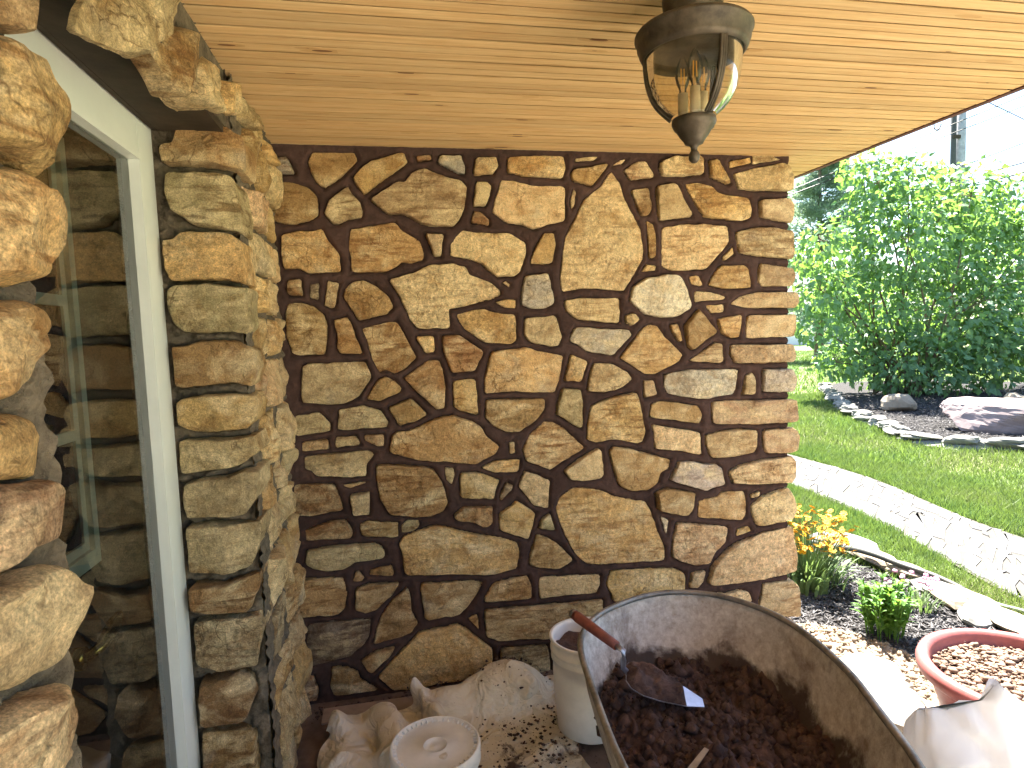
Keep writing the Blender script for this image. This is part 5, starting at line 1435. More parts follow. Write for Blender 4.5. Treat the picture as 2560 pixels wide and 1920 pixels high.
rp = [tuple(p) for p in rim] + [tuple(rim[0]), tuple(rim[1])]
part('rolled_rim', MB().tube(rp, 0.0095, 8, False).mesh('rolled_rim', M_RIM, True), tray)
for sx in (0.62, 0.98):
    hm = MB().tube([(sx + (0.83 - sx) * .5, 2.1, .24), (sx, 1.75, .318), (sx, 1.1, .318), (sx - (0.83 - sx) * .35, .35, .66), (sx - (0.83 - sx) * .45, .12, .68)], 0.017, 10)
    hd = part('handle', hm.mesh('handle', M_RIM, True), wb)
    part('grip', MB().tube([(sx - (0.83 - sx) * .38, .28, .6645), (sx - (0.83 - sx) * .455, .11, .681)], 0.02, 10).mesh('grip', M_RUBBER, True), hd)
    part('leg', MB().tube([(sx, 1.35, .30), (sx, 1.22, 0.02), (sx, 1.12, 0.016), (sx, 1.05, .31)], 0.014, 8).mesh('leg', M_RIM, True), wb)
WHC = (0.93, 2.13, 0.175)
tv, tf = [], []
for i in range(40):
    a = 2 * math.pi * i / 40
    for k in range(10):
        w = 2 * math.pi * k / 10
        rr = 0.13 + 0.044 * math.cos(w)
        tv.append((WHC[0] + 0.042 * math.sin(w), WHC[1] + rr * math.cos(a), WHC[2] + rr * math.sin(a)))
for i in range(40):
    for k in range(10):
        tf.append((i * 10 + k, i * 10 + (k + 1) % 10, ((i + 1) % 40) * 10 + (k + 1) % 10, ((i + 1) % 40) * 10 + k))
wheel = part('wheel', MB().tube([(WHC[0] - .03, WHC[1], WHC[2]), (WHC[0] + .03, WHC[1], WHC[2])], 0.09, 24).mesh('wheel', M_RIM), wb)
part('tyre', mesh('tyre', tv, tf, M_RUBBER, True), wheel)

# heap of mortar in the tray
nh = 100
gx, gy = np.meshgrid(np.linspace(0.47, 1.17, nh), np.linspace(0.9, 1.93, int(nh * 1.45)))
Q = np.c_[gx.ravel(), gy.ravel(), np.zeros(gx.size)]
ang = np.arctan2(Q[:, 1] - bc[1], Q[:, 0] - bc[0])
ra = np.arctan2(rim[:, 1] - bc[1], rim[:, 0] - bc[0])
rrad = np.linalg.norm(rim[:, :2] - bc, axis=1)
oi_ = np.argsort(ra)
Rm = np.interp(ang, ra[oi_], rrad[oi_], period=2 * math.pi)
qf = np.linalg.norm(Q[:, :2] - bc, axis=1) / Rm
base = 0.40 + 0.055 * np.exp(-(((Q[:, 0] - 0.70) / .22) ** 2 + ((Q[:, 1] - 1.35) / .38) ** 2)) + 0.03 * np.exp(-(((Q[:, 0] - 0.66) / .1) ** 2 + ((Q[:, 1] - 1.72) / .13) ** 2))
lump = fbm(Q, 12, 3.0, 4)
hz = base + 0.030 * lump + 0.018 * np.abs(fbm(Q, 34, 8.0, 3)) + 0.005 * vn(Q, 110, 4.0)
wallz = np.interp(qf, [0.35, 0.62, 0.74, 0.82, 0.89, 0.95, 1.0], [.335, .338, .35, .38, .44, .52, .62])
Fh = grid_faces(nh, int(nh * 1.45))
Q[:, 2] = np.maximum(hz, wallz - 0.0)
okv = (hz > wallz - 0.004) & (qf < 0.97)
Q[:, 2] = np.where(okv, hz, wallz - 0.006)
kf = okv[Fh].any(axis=1) & (qf[Fh] < 0.98).all(axis=1)
heap = obj('mortar_heap', mesh('mortar_heap', Q, Fh[kf], M_HEAP, True))
tag(heap, 'lumpy wet dark brown mortar lying in the wheelbarrow tray', 'mortar')
r = np.random.default_rng(11)
ok_i = np.where(okv & (qf < 0.93))[0]
sel = r.choice(ok_i, 2600)
cpos = Q[sel] + np.c_[r.normal(0, .004, (len(sel), 2)), np.full(len(sel), 0.004)]
Vc, Fc = chips(len(sel), cpos, 0.0125, 12, 0.9)
cl = part('clods', mesh('clods', Vc, Fc, M_HEAP), heap)
cl['kind'] = 'stuff'

# mason's trowel resting on the rim, blade in the mortar
tr_ = thing('mason_trowel', (0.61, 1.66, 0.6), 'large pointed mason trowel with red handle leaning on wheelbarrow rim', 'trowel')
hA, hB = Vector((0.528, 1.80, 0.672)), Vector((0.608, 1.648, 0.637))
part('handle', MB().tube([hA, hA.lerp(hB, .08), hA.lerp(hB, .5), hB], [0.0145, 0.0165, 0.0155, 0.0135], 14).mesh('handle', M_RED_GRIP, True), tr_)
part('handle_cap', MB().tube([hA - (hB - hA) * .07, hA], [0.0135, 0.0152], 14).mesh('handle_cap', M_BARK, True), tr_)
part('tang', MB().tube([hB, hB + Vector((0.012, -.022, -.006)), Vector((0.622, 1.632, .60)), Vector((0.622, 1.636, .575)), Vector((0.645, 1.635, .548))], [.009, .0085, .008, .008, .009], 10).mesh('tang', M_STEEL, True), tr_)
p0 = Vector((0.63, 1.64, 0.555))
p1 = Vector((0.835, 1.565, 0.478))
ax = (p1 - p0)
sd_ = Vector((0.30, 0.92, 0.16)).normalized()
nrm = ax.normalized().cross(sd_).normalized()
shp = [(0.0, 0.03), (0.06, 0.055), (0.2, 0.066), (0.45, 0.06), (0.75, 0.042), (1.0, 0.016)]
BV = []
for a, w_ in shp:
    for s_ in (1, -1):
        for o_ in (0.0012, -0.0012):
            BV.append(p0 + ax * a + sd_ * w_ * s_ + nrm * o_)
BF = []
for i in range(len(shp) - 1):
    a, b = i * 4, i * 4 + 4
    BF += [(a, a + 2, b + 2, b), (a + 1, b + 1, b + 3, a + 3), (a, b, b + 1, a + 1), (a + 2, a + 3, b + 3, b + 2)]
BF += [(0, 1, 3, 2), (20, 22, 23, 21)]
part('blade', mesh('blade', BV, BF, M_STEEL), tr_)
mv = []
mi = 26
for i in range(mi):
    for j in range(18):
        a, s_ = i / (mi - 1) * 0.76, j / 17 * 2 - 1
        w_ = np.interp(a, [x for x, _ in shp], [y for _, y in shp]) * 0.98
        b = p0 + ax * a + sd_ * w_ * s_
        e = max(0, (1 - abs(s_) ** 3)) * min(1, (0.76 - a) * 9) * min(1, 0.3 + a * 8)
        hgt = e * (0.034 + 0.020 * float(fbm(np.array([[b.x, b.y, b.z]]), 26, 2.0)[0])) + 0.0015
        up = nrm if nrm.z > 0 else -nrm
        mv.append(b + up * hgt)
mo = obj('trowel_mortar', mesh('trowel_mortar', [tuple(v_) for v_ in mv], [tuple(f) for f in grid_faces(18, mi)], M_HEAP, True))
tag(mo, 'dollop of brown mortar caked on the trowel blade', 'mortar')

t2 = thing('pointing_tool', (0.66, 1.30, 0.46), 'narrow bright steel pointing tool half buried in the mortar', 'trowel')
d0, d1 = Vector((0.655, 1.30, 0.492)), Vector((0.725, 1.345, 0.508))
q = (d1 - d0).normalized().cross(Vector((0, 0, 1))) * 0.009
part('blade', mesh('blade', [d0 + q, d0 - q, d1 - q * .7, d1 + q * .7, d0 + q + Vector((0, 0, .002)), d0 - q + Vector((0, 0, .002)), d1 - q * .7 + Vector((0, 0, .002)), d1 + q * .7 + Vector((0, 0, .002))],
                   [(0, 1, 2, 3), (7, 6, 5, 4), (0, 3, 7, 4), (1, 5, 6, 2), (2, 6, 7, 3), (0, 4, 5, 1)], M_STEEL), t2)

# ------------------------------------------------------------------ garden
def sheet(name, pts, z, mat, kind='structure'):
    o = obj(name, mesh(name, [(a, b, z) for a, b in pts], [tuple(range(len(pts)))], mat))
    o['kind'] = kind
    return o


def inpoly(X, p):
    ins = np.zeros(len(X), bool)
    p = np.asarray(p, float)
    for a, b in zip(p, np.roll(p, -1, 0)):
        if a[1] != b[1]:
            ins ^= ((a[1] > X[:, 1]) != (b[1] > X[:, 1])) & (X[:, 0] < (b[0] - a[0]) * (X[:, 1] - a[1]) / (b[1] - a[1]) + a[0])
    return ins


near_bed = [(1.72, -1.5), (1.72, 2.9), (2.0, 3.3), (2.35, 4.1), (2.75, 4.15), (3.05, 3.95), (3.06, 3.64), (3.08, 3.48), (3.10, 3.30), (3.14, 3.1), (3.17, 2.9), (3.2, 2.75), (3.2, 2.5), (3.25, 1.5), (3.3, -1.5)]
far_bed = [(11.0, 14.3), (10.5, 13.4), (9.33, 11.72), (8.35, 10.03), (7.9, 9.09), (7.55, 8.28), (7.15, 7.5), (7.03, 7.02), (7.15, 6.7), (7.35, 6.5), (7.7, 6.25), (9.2, 5.6), (12, 5.5), (15.5, 7.5), (16.5, 11), (15, 14.5), (12.5, 15.2)]
near_bed_z = GZ
sheet('mulch_bed', near_bed, GZ, M_MULCH)
sheet('shrub_bed', far_bed, GZ, M_MULCH)
sheet('bounce_paving', [(1.74, -9.0), (6.5, -9.0), (6.5, -0.2), (3.4, 0.5), (1.74, 0.75)], GZ + 0.012, M_BOUNCE)  # unseen reflector, added to bounce warm sunlight into the porch
sheet('bounce_floor', [(-0.40, -9.0), (1.735, -9.0), (1.735, -0.9), (-0.40, -0.9)], 0.004, M_BOUNCE)  # added behind the camera to throw sunlight back onto walls and ceiling
gravel_poly = [(1.72, 0.4), (1.72, 2.9), (2.0, 3.0), (2.28, 2.86), (2.42, 2.6), (2.45, 2.3), (2.9, 1.9), (2.9, 0.4)]
sheet('gravel_patch', gravel_poly, GZ + 0.005, M_GRAVEL_BED)

low = [(4.3, 8.6), (4.12, 6.6), (4.0, 5.5), (3.98, 5.1), (3.95, 4.62), (3.87, 4.18), (3.76, 3.78), (3.65, 3.36), (3.57, 3.02), (3.55, 2.6), (3.6, 1.5), (3.75, 0), (3.9, -1.5)]
up = [(5.0, 8.6), (4.95, 7.2), (4.95, 6.66), (4.97, 6.14), (4.95, 5.62), (4.87, 5.19), (4.73, 4.64), (4.64, 4.26), (4.60, 3.96), (4.58, 3.6), (4.6, 2.6), (4.7, 1), (4.9, -1.5)]
path_poly = low + up[::-1]
path = sheet('stone_path', path_poly, GZ + 0.004, M_PATH)
# flagstones: irregular cells clipped to the path
cells = []
rs = random.Random(3)
ls = spline([(a, b, 0) for a, b in low], 8)
us = spline([(a, b, 0) for a, b in up], 8)
tt = 0.0
NL = min(len(ls), len(us)) - 1
rows = []
while tt < NL - 1:
    rows.append(tt)
    tt += rs.uniform(1.9, 3.4)


def at(S, t_):
    i = min(int(t_), len(S) - 2)
    return S[i] + (S[i + 1] - S[i]) * (t_ - i)


flag_me = []
for k, (ta, tb) in enumerate(zip(rows[:-1], rows[1:])):
    nc = rs.choice((2, 3, 3, 4))
    cuts = [0.02] + sorted(min(.9, max(.1, (j + 1) / nc + rs.uniform(-.1, .1))) for j in range(nc - 1)) + [0.98]
    for a, b in zip(cuts[:-1], cuts[1:]):
        g_ = 0.014
        j = lambda: rs.uniform(-.055, .055)
        cor = []
        for tt_, cc_ in ((ta, a), (ta, (a + b) / 2), (ta, b), ((ta + tb) / 2, b), (tb, b), (tb, (a + b) / 2), (tb, a), ((ta + tb) / 2, a)):
            p_ = at(ls, tt_) * (1 - cc_) + at(us, tt_) * cc_
            cor.append(p_[:2] + np.array([j() * .6, j() * .6]))
        cor = np.array(cor)
        c_ = cor.mean(0)
        d_ = cor - c_
        L_ = np.linalg.norm(d_, axis=1)[:, None]
        cor = c_ + d_ * (1 - g_ / L_)
        cells.append((cor, c_))
for cor, c_ in cells:
    n_ = len(cor)
    z1 = GZ + 0.009 + rs.uniform(0, 0.004)
    V_ = [(*(p_ - c_), GZ - 0.0) for p_ in cor] + [(*(p_ - c_), z1 - .004) for p_ in cor] + [(*((p_ - c_) * .97), z1) for p_ in cor]
    F_ = [(i, (i + 1) % n_, n_ + (i + 1) % n_, n_ + i) for i in range(n_)] + [(n_ + i, n_ + (i + 1) % n_, 2 * n_ + (i + 1) % n_, 2 * n_ + i) for i in range(n_)] + [tuple(range(2 * n_, 3 * n_))]
    part('flagstone', mesh('flagstone', V_, F_, M_FLAG), path, (c_[0], c_[1], 0))

# grass blades
r = np.random.default_rng(5)


def blades(n, xr, yr, h0, w0):
    p = np.c_[r.uniform(*xr, n), r.uniform(*yr, n)]
    m = ~(inpoly(p, path_poly) | inpoly(p, near_bed) | inpoly(p, far_bed)) & (p[:, 0] > 1.9)
    p = p[m]
    n = len(p)
    h = h0 * (0.5 + r.random(n))
    a = r.random(n) * 6.283
    w = w0 * (0.6 + .8 * r.random(n))
    lean = r.normal(0, 0.45, (n, 2)) * h[:, None]
    A = np.c_[p[:, 0] - np.cos(a) * w, p[:, 1] - np.sin(a) * w, np.full(n, GZ - 0.012)]
    B = np.c_[p[:, 0] + np.cos(a) * w, p[:, 1] + np.sin(a) * w, np.full(n, GZ - 0.012)]
    C_ = np.c_[p[:, 0] + lean[:, 0], p[:, 1] + lean[:, 1], GZ - 0.012 + h]
    V_ = np.stack([A, B, C_], 1).reshape(-1, 3)
    return V_


gv = np.concatenate([blades(120000, (2.6, 5.8), (2.2, 7.5), 0.055, 0.0035), blades(150000, (3.6, 11.0), (3.5, 13.0), 0.06, 0.006), blades(60000, (5, 26), (6, 34), 0.09, 0.014)])
go = obj('grass', mesh('grass', gv, np.arange(len(gv)).reshape(-1, 3), M_GRASS))
go['kind'] = 'stuff'
go['label'] = 'green lawn grass with dry yellow patches beside the stone path'
go['category'] = 'grass'

# mulch chips
def flakes(n, poly, z, size, seed, excl=None, thick=.35):
    q = np.random.default_rng(seed)
    P_ = np.asarray(poly)
    p = np.c_[q.uniform(P_[:, 0].min(), P_[:, 0].max(), n), q.uniform(P_[:, 1].min(), P_[:, 1].max(), n)]
    m = inpoly(p, poly)
    if excl is not None:
        m &= ~inpoly(p, excl)
    p = p[m]
    return np.c_[p, z + np.abs(q.normal(0, size * .5, len(p)))]


def long_chips(pos, size, seed):
    q = np.random.default_rng(seed)
    V_, F_ = chips(len(pos), np.zeros((len(pos), 3)), 1.0, seed, 0.25)
    V_ = V_.reshape(len(pos), 6, 3)
    L_ = size * (0.4 + q.random(len(pos)) * 1.3)
    a = q.random(len(pos)) * 6.283
    base = np.array([(1, 0, 0), (-1, 0, 0), (0, .22, 0), (0, -.22, 0), (0, 0, .12), (0, 0, -.12)])
    V_ = base[None] * L_[:, None, None]
    X = V_[:, :, 0] * np.cos(a)[:, None] - V_[:, :, 1] * np.sin(a)[:, None]
    Yv = V_[:, :, 0] * np.sin(a)[:, None] + V_[:, :, 1] * np.cos(a)[:, None]
    Zv = V_[:, :, 2] + V_[:, :, 0] * q.normal(0, .25, len(pos))[:, None]
    return (np.stack([X, Yv, Zv], 2) + pos[:, None, :]).reshape(-1, 3), F_


pos = flakes(60000, near_bed, GZ + .004, 0.012, 6, gravel_poly)
pos = pos[pos[:, 1] > 1.2]
V_, F_ = long_chips(pos, 0.019, 7)
o = obj('bark_mulch', mesh('bark_mulch', V_, F_, M_CHIP))
o['kind'] = 'stuff'
o['label'] = 'black shredded bark mulch around the flowers by the wall'
o['category'] = 'mulch'
pos = flakes(45000, far_bed, GZ + .004, 0.02, 8)
pos = pos[(pos[:, 1] < 12)]
V_, F_ = long_chips(pos, 0.035, 9)
o = obj('bark_mulch', mesh('bark_mulch', V_, F_, M_CHIP))
o['kind'] = 'stuff'
o['label'] = 'black shredded bark mulch under the lilac bush'
o['category'] = 'mulch'
pos = flakes(34000, gravel_poly, GZ + .008, 0.008, 10)
pos = pos[pos[:, 1] > 1.2]
V_, F_ = chips(len(pos), pos, 0.0115, 11, 0.7)
o = obj('gravel', mesh('gravel', V_, F_, M_GRAVEL))
o['kind'] = 'stuff'
o['label'] = 'loose tan gravel at the porch edge beside the wall'
o['category'] = 'gravel'


# rocks
def rock_mesh(name, sx, sy, sz, seed, mat, lump=0.25, n=18, facets=6):
    q = np.random.default_rng(seed)
    th = np.linspace(0, math.pi, n)
    ph = np.linspace(0, 2 * math.pi, 2 * n, endpoint=False)
    D = np.array([(math.sin(a) * math.cos(b), math.sin(a) * math.sin(b), math.cos(a)) for a in th for b in ph])
    R_ = np.ones(len(D)) * 1.15
    for _ in range(facets):
        nv = q.normal(0, 1, 3)
        nv /= np.linalg.norm(nv)
        dpl = q.uniform(0.62, 0.95)
        dd = D @ nv
        R_ = np.where(dd > 1e-3, np.minimum(R_, dpl / np.maximum(dd, 1e-3)), R_)
    R_ = np.minimum(R_, 0.9 / np.maximum(np.abs(D[:, 2]), 1e-3))
    R_ = R_ + lump * 0.4 * fbm(D, 1.6, seed * 1.3, 4)
    V_ = D * R_[:, None] * [sx, sy, sz]
    F_ = []
    m = 2 * n
    for i in range(n - 1):
        for k in range(m):
            F_.append((i * m + k, (i + 1) * m + k, (i + 1) * m + (k + 1) % m, i * m + (k + 1) % m))
    return mesh(name, V_, F_, mat, False)


bo = obj('boulder', rock_mesh('boulder', 1.0, 0.42, 0.30, 4, M_BOULDER, 0.22, 30, 9), None, (8.72, 7.40, GZ + 0.20))
bo.rotation_euler = (0.05, 0.10, -0.75)
tag(bo, 'long flat pinkish grey boulder lying in the black mulch bed', 'boulder')
rk = obj('mossy_rock', rock_mesh('mossy_rock', 0.30, 0.22, 0.20, 9, M_PALE_ROCK, 0.3, 16), None, (9.15, 9.75, GZ + 0.12))
tag(rk, 'rounded tan rock under the leaves at the lilac base', 'rock')
rk = obj('small_rock', rock_mesh('small_rock', 0.25, 0.2, 0.17, 14, M_PALE_ROCK, 0.3, 14), None, (11.3, 9.3, GZ + 0.10))
tag(rk, 'small tan rock behind the long boulder', 'rock')

# dry stacked slate border of the shrub bed
bd_ = thing('slate_border', (7.6, 8.4, GZ), 'curved low border of loose stacked grey slate stones round shrub bed', 'stone border')
S = spline([(a, b, 0) for a, b in [(10.9, 14.0), (9.38, 11.72), (8.29, 10.03), (7.83, 9.09), (7.48, 8.28), (7.08, 7.48), (6.96, 7.0), (7.09, 6.66), (7.28, 6.44), (7.62, 6.17), (9.2, 5.5)]], 14)
rs = random.Random(12)
slates = [rock_mesh('stone', 0.2, 0.12, 0.035, 60 + k, M_SLATE, 0.25, 9, 7) for k in range(6)]
d = 0.0
for lay, (stp, zz) in enumerate(((0.27, 0.02), (0.31, 0.075), (0.5, 0.12))):
    acc = rs.uniform(0, .2)
    for a, b in zip(S[:-1], S[1:]):
        L_ = np.linalg.norm(b - a)
        while acc < L_:
            p_ = a + (b - a) * acc / L_
            o = part('stone', slates[rs.randrange(6)], bd_, (p_[0] + rs.uniform(-.05, .05), p_[1] + rs.uniform(-.05, .05), GZ + zz + rs.uniform(-.01, .01)))
            k_ = rs.uniform(.7, 1.25)
            o.scale = (k_, k_, rs.uniform(.8, 1.5))
            o.rotation_euler = (rs.uniform(-.12, .12), rs.uniform(-.12, .12), math.atan2(b[1] - a[1], b[0] - a[0]) + rs.uniform(-.5, .5))
            acc += stp * rs.uniform(.8, 1.2)
        acc -= L_

# flat stones edging the flower bed, hose on them
eb = thing('bed_edging', (3.2, 3.2, GZ), 'row of pale flat stones edging the flower bed along the grass', 'stone border')
for k, (x_, y_, sx, sy, rz) in enumerate(((3.22, 3.93, .24, .14, 1.9), (3.2, 3.62, .2, .11, 1.6), (3.20, 3.34, .2, .09, 1.8), (3.19, 3.12, .19, .10, 1.5), (3.17, 2.96, .18, .10, 1.2), (3.22, 2.90, .17, .08, 1.5),
                                          (3.11, 2.75, .17, .10, 0.5), (3.20, 2.58, .18, .12, 1.3), (3.22, 2.3, .2, .13, 1.5), (3.24, 2.0, .2, .12, 1.5))):
    o = part('stone', rock_mesh('stone', sx, sy, 0.045, 90 + k, M_PALE_ROCK if k % 3 else M_SLATE, 0.2, 10, 8), eb, (x_, y_, GZ + 0.035))
    o.rotation_euler = (0, 0, rz)
hose = thing('garden_hose', (3.12, 3.5, GZ), 'dark garden hose lying along the flower bed edging', 'hose')
hp = spline([(3.02, 4.0, GZ + .03), (3.07, 3.81, GZ + .05), (3.09, 3.64, GZ + .09), (3.12, 3.48, GZ + .10), (3.16, 3.3, GZ + .09), (3.22, 3.14, GZ + .08), (3.27, 2.98, GZ + .05)], 6)
part('dark_hose', MB().tube([tuple(p_) for p_ in hp], 0.019, 10).mesh('dark_hose', M_HOSE, True), hose)
hp = spline([(3.27, 2.98, GZ + .05), (3.31, 2.81, GZ + .03), (3.37, 2.68, GZ + .03), (3.42, 2.4, GZ + .03), (3.45, 1.9, GZ + .03)], 6)
part('green_hose', MB().tube([tuple(p_) for p_ in hp], 0.014, 10).mesh('green_hose', M_HOSE_GREEN, True), hose)


# ------------------------------------------------------------------ plants
def strap_leaf(m, base, az, L_, w, bend, up=1.0, fold=.25):
    n_ = 5
    d_ = np.array([math.cos(az), math.sin(az), 0])
    s_ = np.array([-math.sin(az), math.cos(az), 0])
    V_ = []
    for i in range(n_):
        t_ = i / (n_ - 1)
        ww = w * math.sin(math.pi * (0.12 + 0.88 * t_) ** 0.8) if i < n_ - 1 else 0.0005
        c_ = np.array(base) + d_ * L_ * (bend * t_ ** 1.6) + np.array([0, 0, 1]) * L_ * up * (t_ - bend * .55 * t_ ** 2.4)
        for k in (-1, 0, 1):
            V_.append(c_ + s_ * ww * k + np.array([0, 0, fold * ww * abs(k)]))
    F_ = []
    for i in range(n_ - 1):
        for k in (0, 1):
            a = i * 3 + k
            F_.append((a, a + 1, a + 4, a + 3))
    m.add(V_, F_)


rs = random.Random(31)
# coreopsis
px_, py_ = 2.53, 3.40
co = thing('yellow_flower_plant', (px_, py_, GZ), 'clump of yellow daisy flowers with grey green leaves beside the wall end', 'flowers')
m = MB()
for k in range(230):
    a = rs.uniform(0, 6.283)
    rr = rs.uniform(0, .22)
    strap_leaf(m, (px_ + rr * math.cos(a) * 1.0, py_ + rr * math.sin(a), GZ), a + rs.uniform(-.5, .5), rs.uniform(.14, .30), rs.uniform(.008, .016), rs.uniform(.25, .8))
part('leaves', m.mesh('leaves', M_PLANT2), co)
fl = MB()
fl.lathe([(0.0, .004), (0.008, .004), (0.010, 0.0), (0.0, -.002)], 8)
for k in range(8):
    a = 2 * math.pi * k / 8
    ca, sa = math.cos(a), math.sin(a)
    fl.add([(0.006 * ca - .004 * sa, .006 * sa + .004 * ca, 0), (.006 * ca + .004 * sa, .006 * sa - .004 * ca, 0), (.024 * ca + .008 * sa, .024 * sa - .008 * ca, .002), (.028 * ca, .028 * sa, 0), (.024 * ca - .008 * sa, .024 * sa + .008 * ca, .002)], [(0, 1, 2, 3, 4)])
fl_me = fl.mesh('flower', M_YELLOW)
stm = MB()
for k in range(230):
    a = rs.uniform(0, 6.283)
    rr = rs.uniform(.02, .16)
    e = rs.uniform(.05, .22)
    b_ = Vector((px_ + rr * .5 * math.cos(a), py_ + rr * .5 * math.sin(a), GZ))
    t_ = Vector((px_ + (rr + e * .6) * math.cos(a) + .02, py_ + (rr + e * .6) * math.sin(a), GZ + rs.uniform(.26, .47)))
    stm.tube([b_, b_.lerp(t_, .5) + Vector((0, 0, .04)), t_], 0.0018, 4)
    o = part('flower', fl_me, co, t_)
    o.rotation_euler = (rs.uniform(-.7, .7), rs.uniform(-.7, .7), rs.uniform(0, 6))
    s_ = rs.uniform(.55, .85)
    o.scale = (s_, s_, s_)
part('stems', stm.mesh('stems', M_PLANT2), co)
# leafy clump
px_, py_ = 2.50, 2.72
gc = thing('green_perennial', (px_, py_, GZ), 'bright green leafy perennial clump in the mulch near the pot', 'plant')
m = MB()
for k in range(58):
    a = rs.uniform(0, 6.283)
    rr = rs.uniform(0, .105)
    b_ = Vector((px_ + rr * math.cos(a), py_ + rr * math.sin(a), GZ))
    hgt = rs.uniform(.17, .30)
    tip = b_ + Vector((math.cos(a) * rr * .4, math.sin(a) * rr * .4, hgt))
    m.tube([b_, tip], 0.003, 4)
    for j in range(8):
        f_ = rs.uniform(.25, 1.0)
        strap_leaf(m, b_.lerp(tip, f_), rs.uniform(0, 6.283), rs.uniform(.05, .09), rs.uniform(.010, .016), rs.uniform(.5, .95), rs.uniform(.5, .9))
part('leaves', m.mesh('leaves', M_PLANT), gc)
# thrift
px_, py_ = 2.92, 2.93
pk = thing('pink_flower_plant', (px_, py_, GZ), 'small tuft with round pale pink flower heads at the bed edge', 'flowers')
m = MB()
for k in range(120):
    a = rs.uniform(0, 6.283)
    rr = rs.uniform(0, .10)
    strap_leaf(m, (px_ + rr * math.cos(a), py_ + rr * math.sin(a), GZ), a, rs.uniform(.07, .13), .003, rs.uniform(.2, .7))
part('leaves', m.mesh('leaves', M_PLANT2), pk)
head = rock_mesh('flower', .014, .014, .011, 3, M_PINK, .5, 8)
for k in range(16):
    part('flower', head, pk, (px_ + rs.uniform(-.14, .10), py_ + rs.uniform(-.10, .14), GZ + rs.uniform(.13, .20)))


# ------------------------------------------------------------------ lilac bush
def leaf_cloud(lobes, per, size, seed, droop=0.55, shell=0.55):
    q = np.random.default_rng(seed)
    Vs = []
    for (cx, cy, cz, rx, ry, rz, wgt) in lobes:
        n = int(per * wgt)
        D = q.normal(0, 1, (n, 3))
        D /= np.linalg.norm(D, axis=1)[:, None]
        rad = shell + (1 - shell) * q.random(n) ** 0.6
        rad *= 1 + 0.16 * vn(D * 3 + [cx, cy, cz], 1.0)
        p = np.array([cx, cy, cz]) + D * rad[:, None] * [rx, ry, rz]
        m = p[:, 2] > GZ + 0.12
        p, D = p[m], D[m]
        n = len(p)
        tip = D * 0.7 + q.normal(0, .5, (n, 3))
        tip[:, 2] -= droop
        tip /= np.linalg.norm(tip, axis=1)[:, None]
        nr_ = D + q.normal(0, .45, (n, 3)) + [0, 0, .45]
        sd__ = np.cross(tip, nr_)
        sd__ /= np.linalg.norm(sd__, axis=1)[:, None] + 1e-9
        nn = np.cross(sd__, tip)
        s_ = (size * (0.4 + .95 * q.random(n)))[:, None]
        A = p
        L1 = p + tip * s_ * .28 + sd__ * s_ * .34 + nn * s_ * .10
        R1 = p + tip * s_ * .28 - sd__ * s_ * .34 + nn * s_ * .10
        Mi = p + tip * s_ * .45
        T = p + tip * s_ * 1.0 - nn * s_ * .08
        Vs.append(np.stack([A, L1, Mi, R1, T], 1))
    V_ = np.concatenate(Vs)
    n = len(V_)
    tri = np.array([(0, 2, 1), (0, 3, 2), (1, 2, 4), (2, 3, 4)])
    F_ = (tri[None] + (np.arange(n) * 5)[:, None, None]).reshape(-1, 3)
    return V_.reshape(-1, 3), F_


lp = [(2150, 425, 42), (2190, 460, 70), (2265, 450, 60), (2330, 480, 75), (2430, 490, 85), (2530, 520, 85), (2640, 560, 110), (2165, 560, 90), (2260, 600, 120), (2390, 620, 130),
      (2500, 640, 110), (2620, 680, 120), (2055, 600, 45), (2035, 650, 50), (2050, 720, 60), (2100, 720, 80), (2170, 760, 100), (2280, 780, 130), (2400, 790, 140), (2520, 800, 110),
      (2620, 820, 120), (2130, 860, 80), (2210, 900, 95), (2300, 915, 100), (2410, 925, 95), (2500, 900, 90), (2040, 810, 40), (2090, 900, 45), (2340, 560, 90), (2460, 560, 80)]
lobes = []
rs = random.Random(77)
for (a, b, c_) in lp:
    x_ = 8.75 + (a - 2000) * 0.0101
    z_ = 1.50 + (808 - b) * 0.0088
    rr = c_ * 0.0088
    off = rs.uniform(-1.0, 1.0) * (1 if c_ > 60 else .4)
    k_ = (12.0 + off) / 12.0
    lobes.append((x_ * k_, 12.0 + off, 1.55 + (z_ - 1.55) * k_, rr, max(rr, .7), rr, (c_ / 90) ** 2 + .15))
lil = thing('lilac_bush', (11.3, 12.0, GZ), 'big round leafy green lilac bush growing in the mulch bed', 'bush')
V_, F_ = leaf_cloud(lobes, 470, 0.165, 78)
part('crown', mesh('crown', V_, F_, M_LEAF), lil)
m = MB()
for (cx, cy, cz, rx, ry, rz, w_) in lobes:
    b_ = np.array([11.3 + rs.uniform(-.5, .5), 12.0 + rs.uniform(-.4, .4), GZ])
    e = np.array([cx, cy, cz])
    md = b_ * .45 + e * .55 + np.array([rs.uniform(-.2, .2), rs.uniform(-.2, .2), .15])
    S_ = spline([b_, md, e], 4)
    m.tube([tuple(p_) for p_ in S_], list(np.linspace(.035, .008, len(S_))), 6)
    for k in range(5):
        D = np.array([rs.uniform(-1, 1), rs.uniform(-1, 1), rs.uniform(-.2, 1.0)])
        e2 = e + D * rx * .95
        m.tube([tuple(e), tuple((e + e2) / 2 + [0, 0, .05]), tuple(e2)], [.009, .006, .003], 5)
part('trunk', m.mesh('trunk', M_BARK), lil)


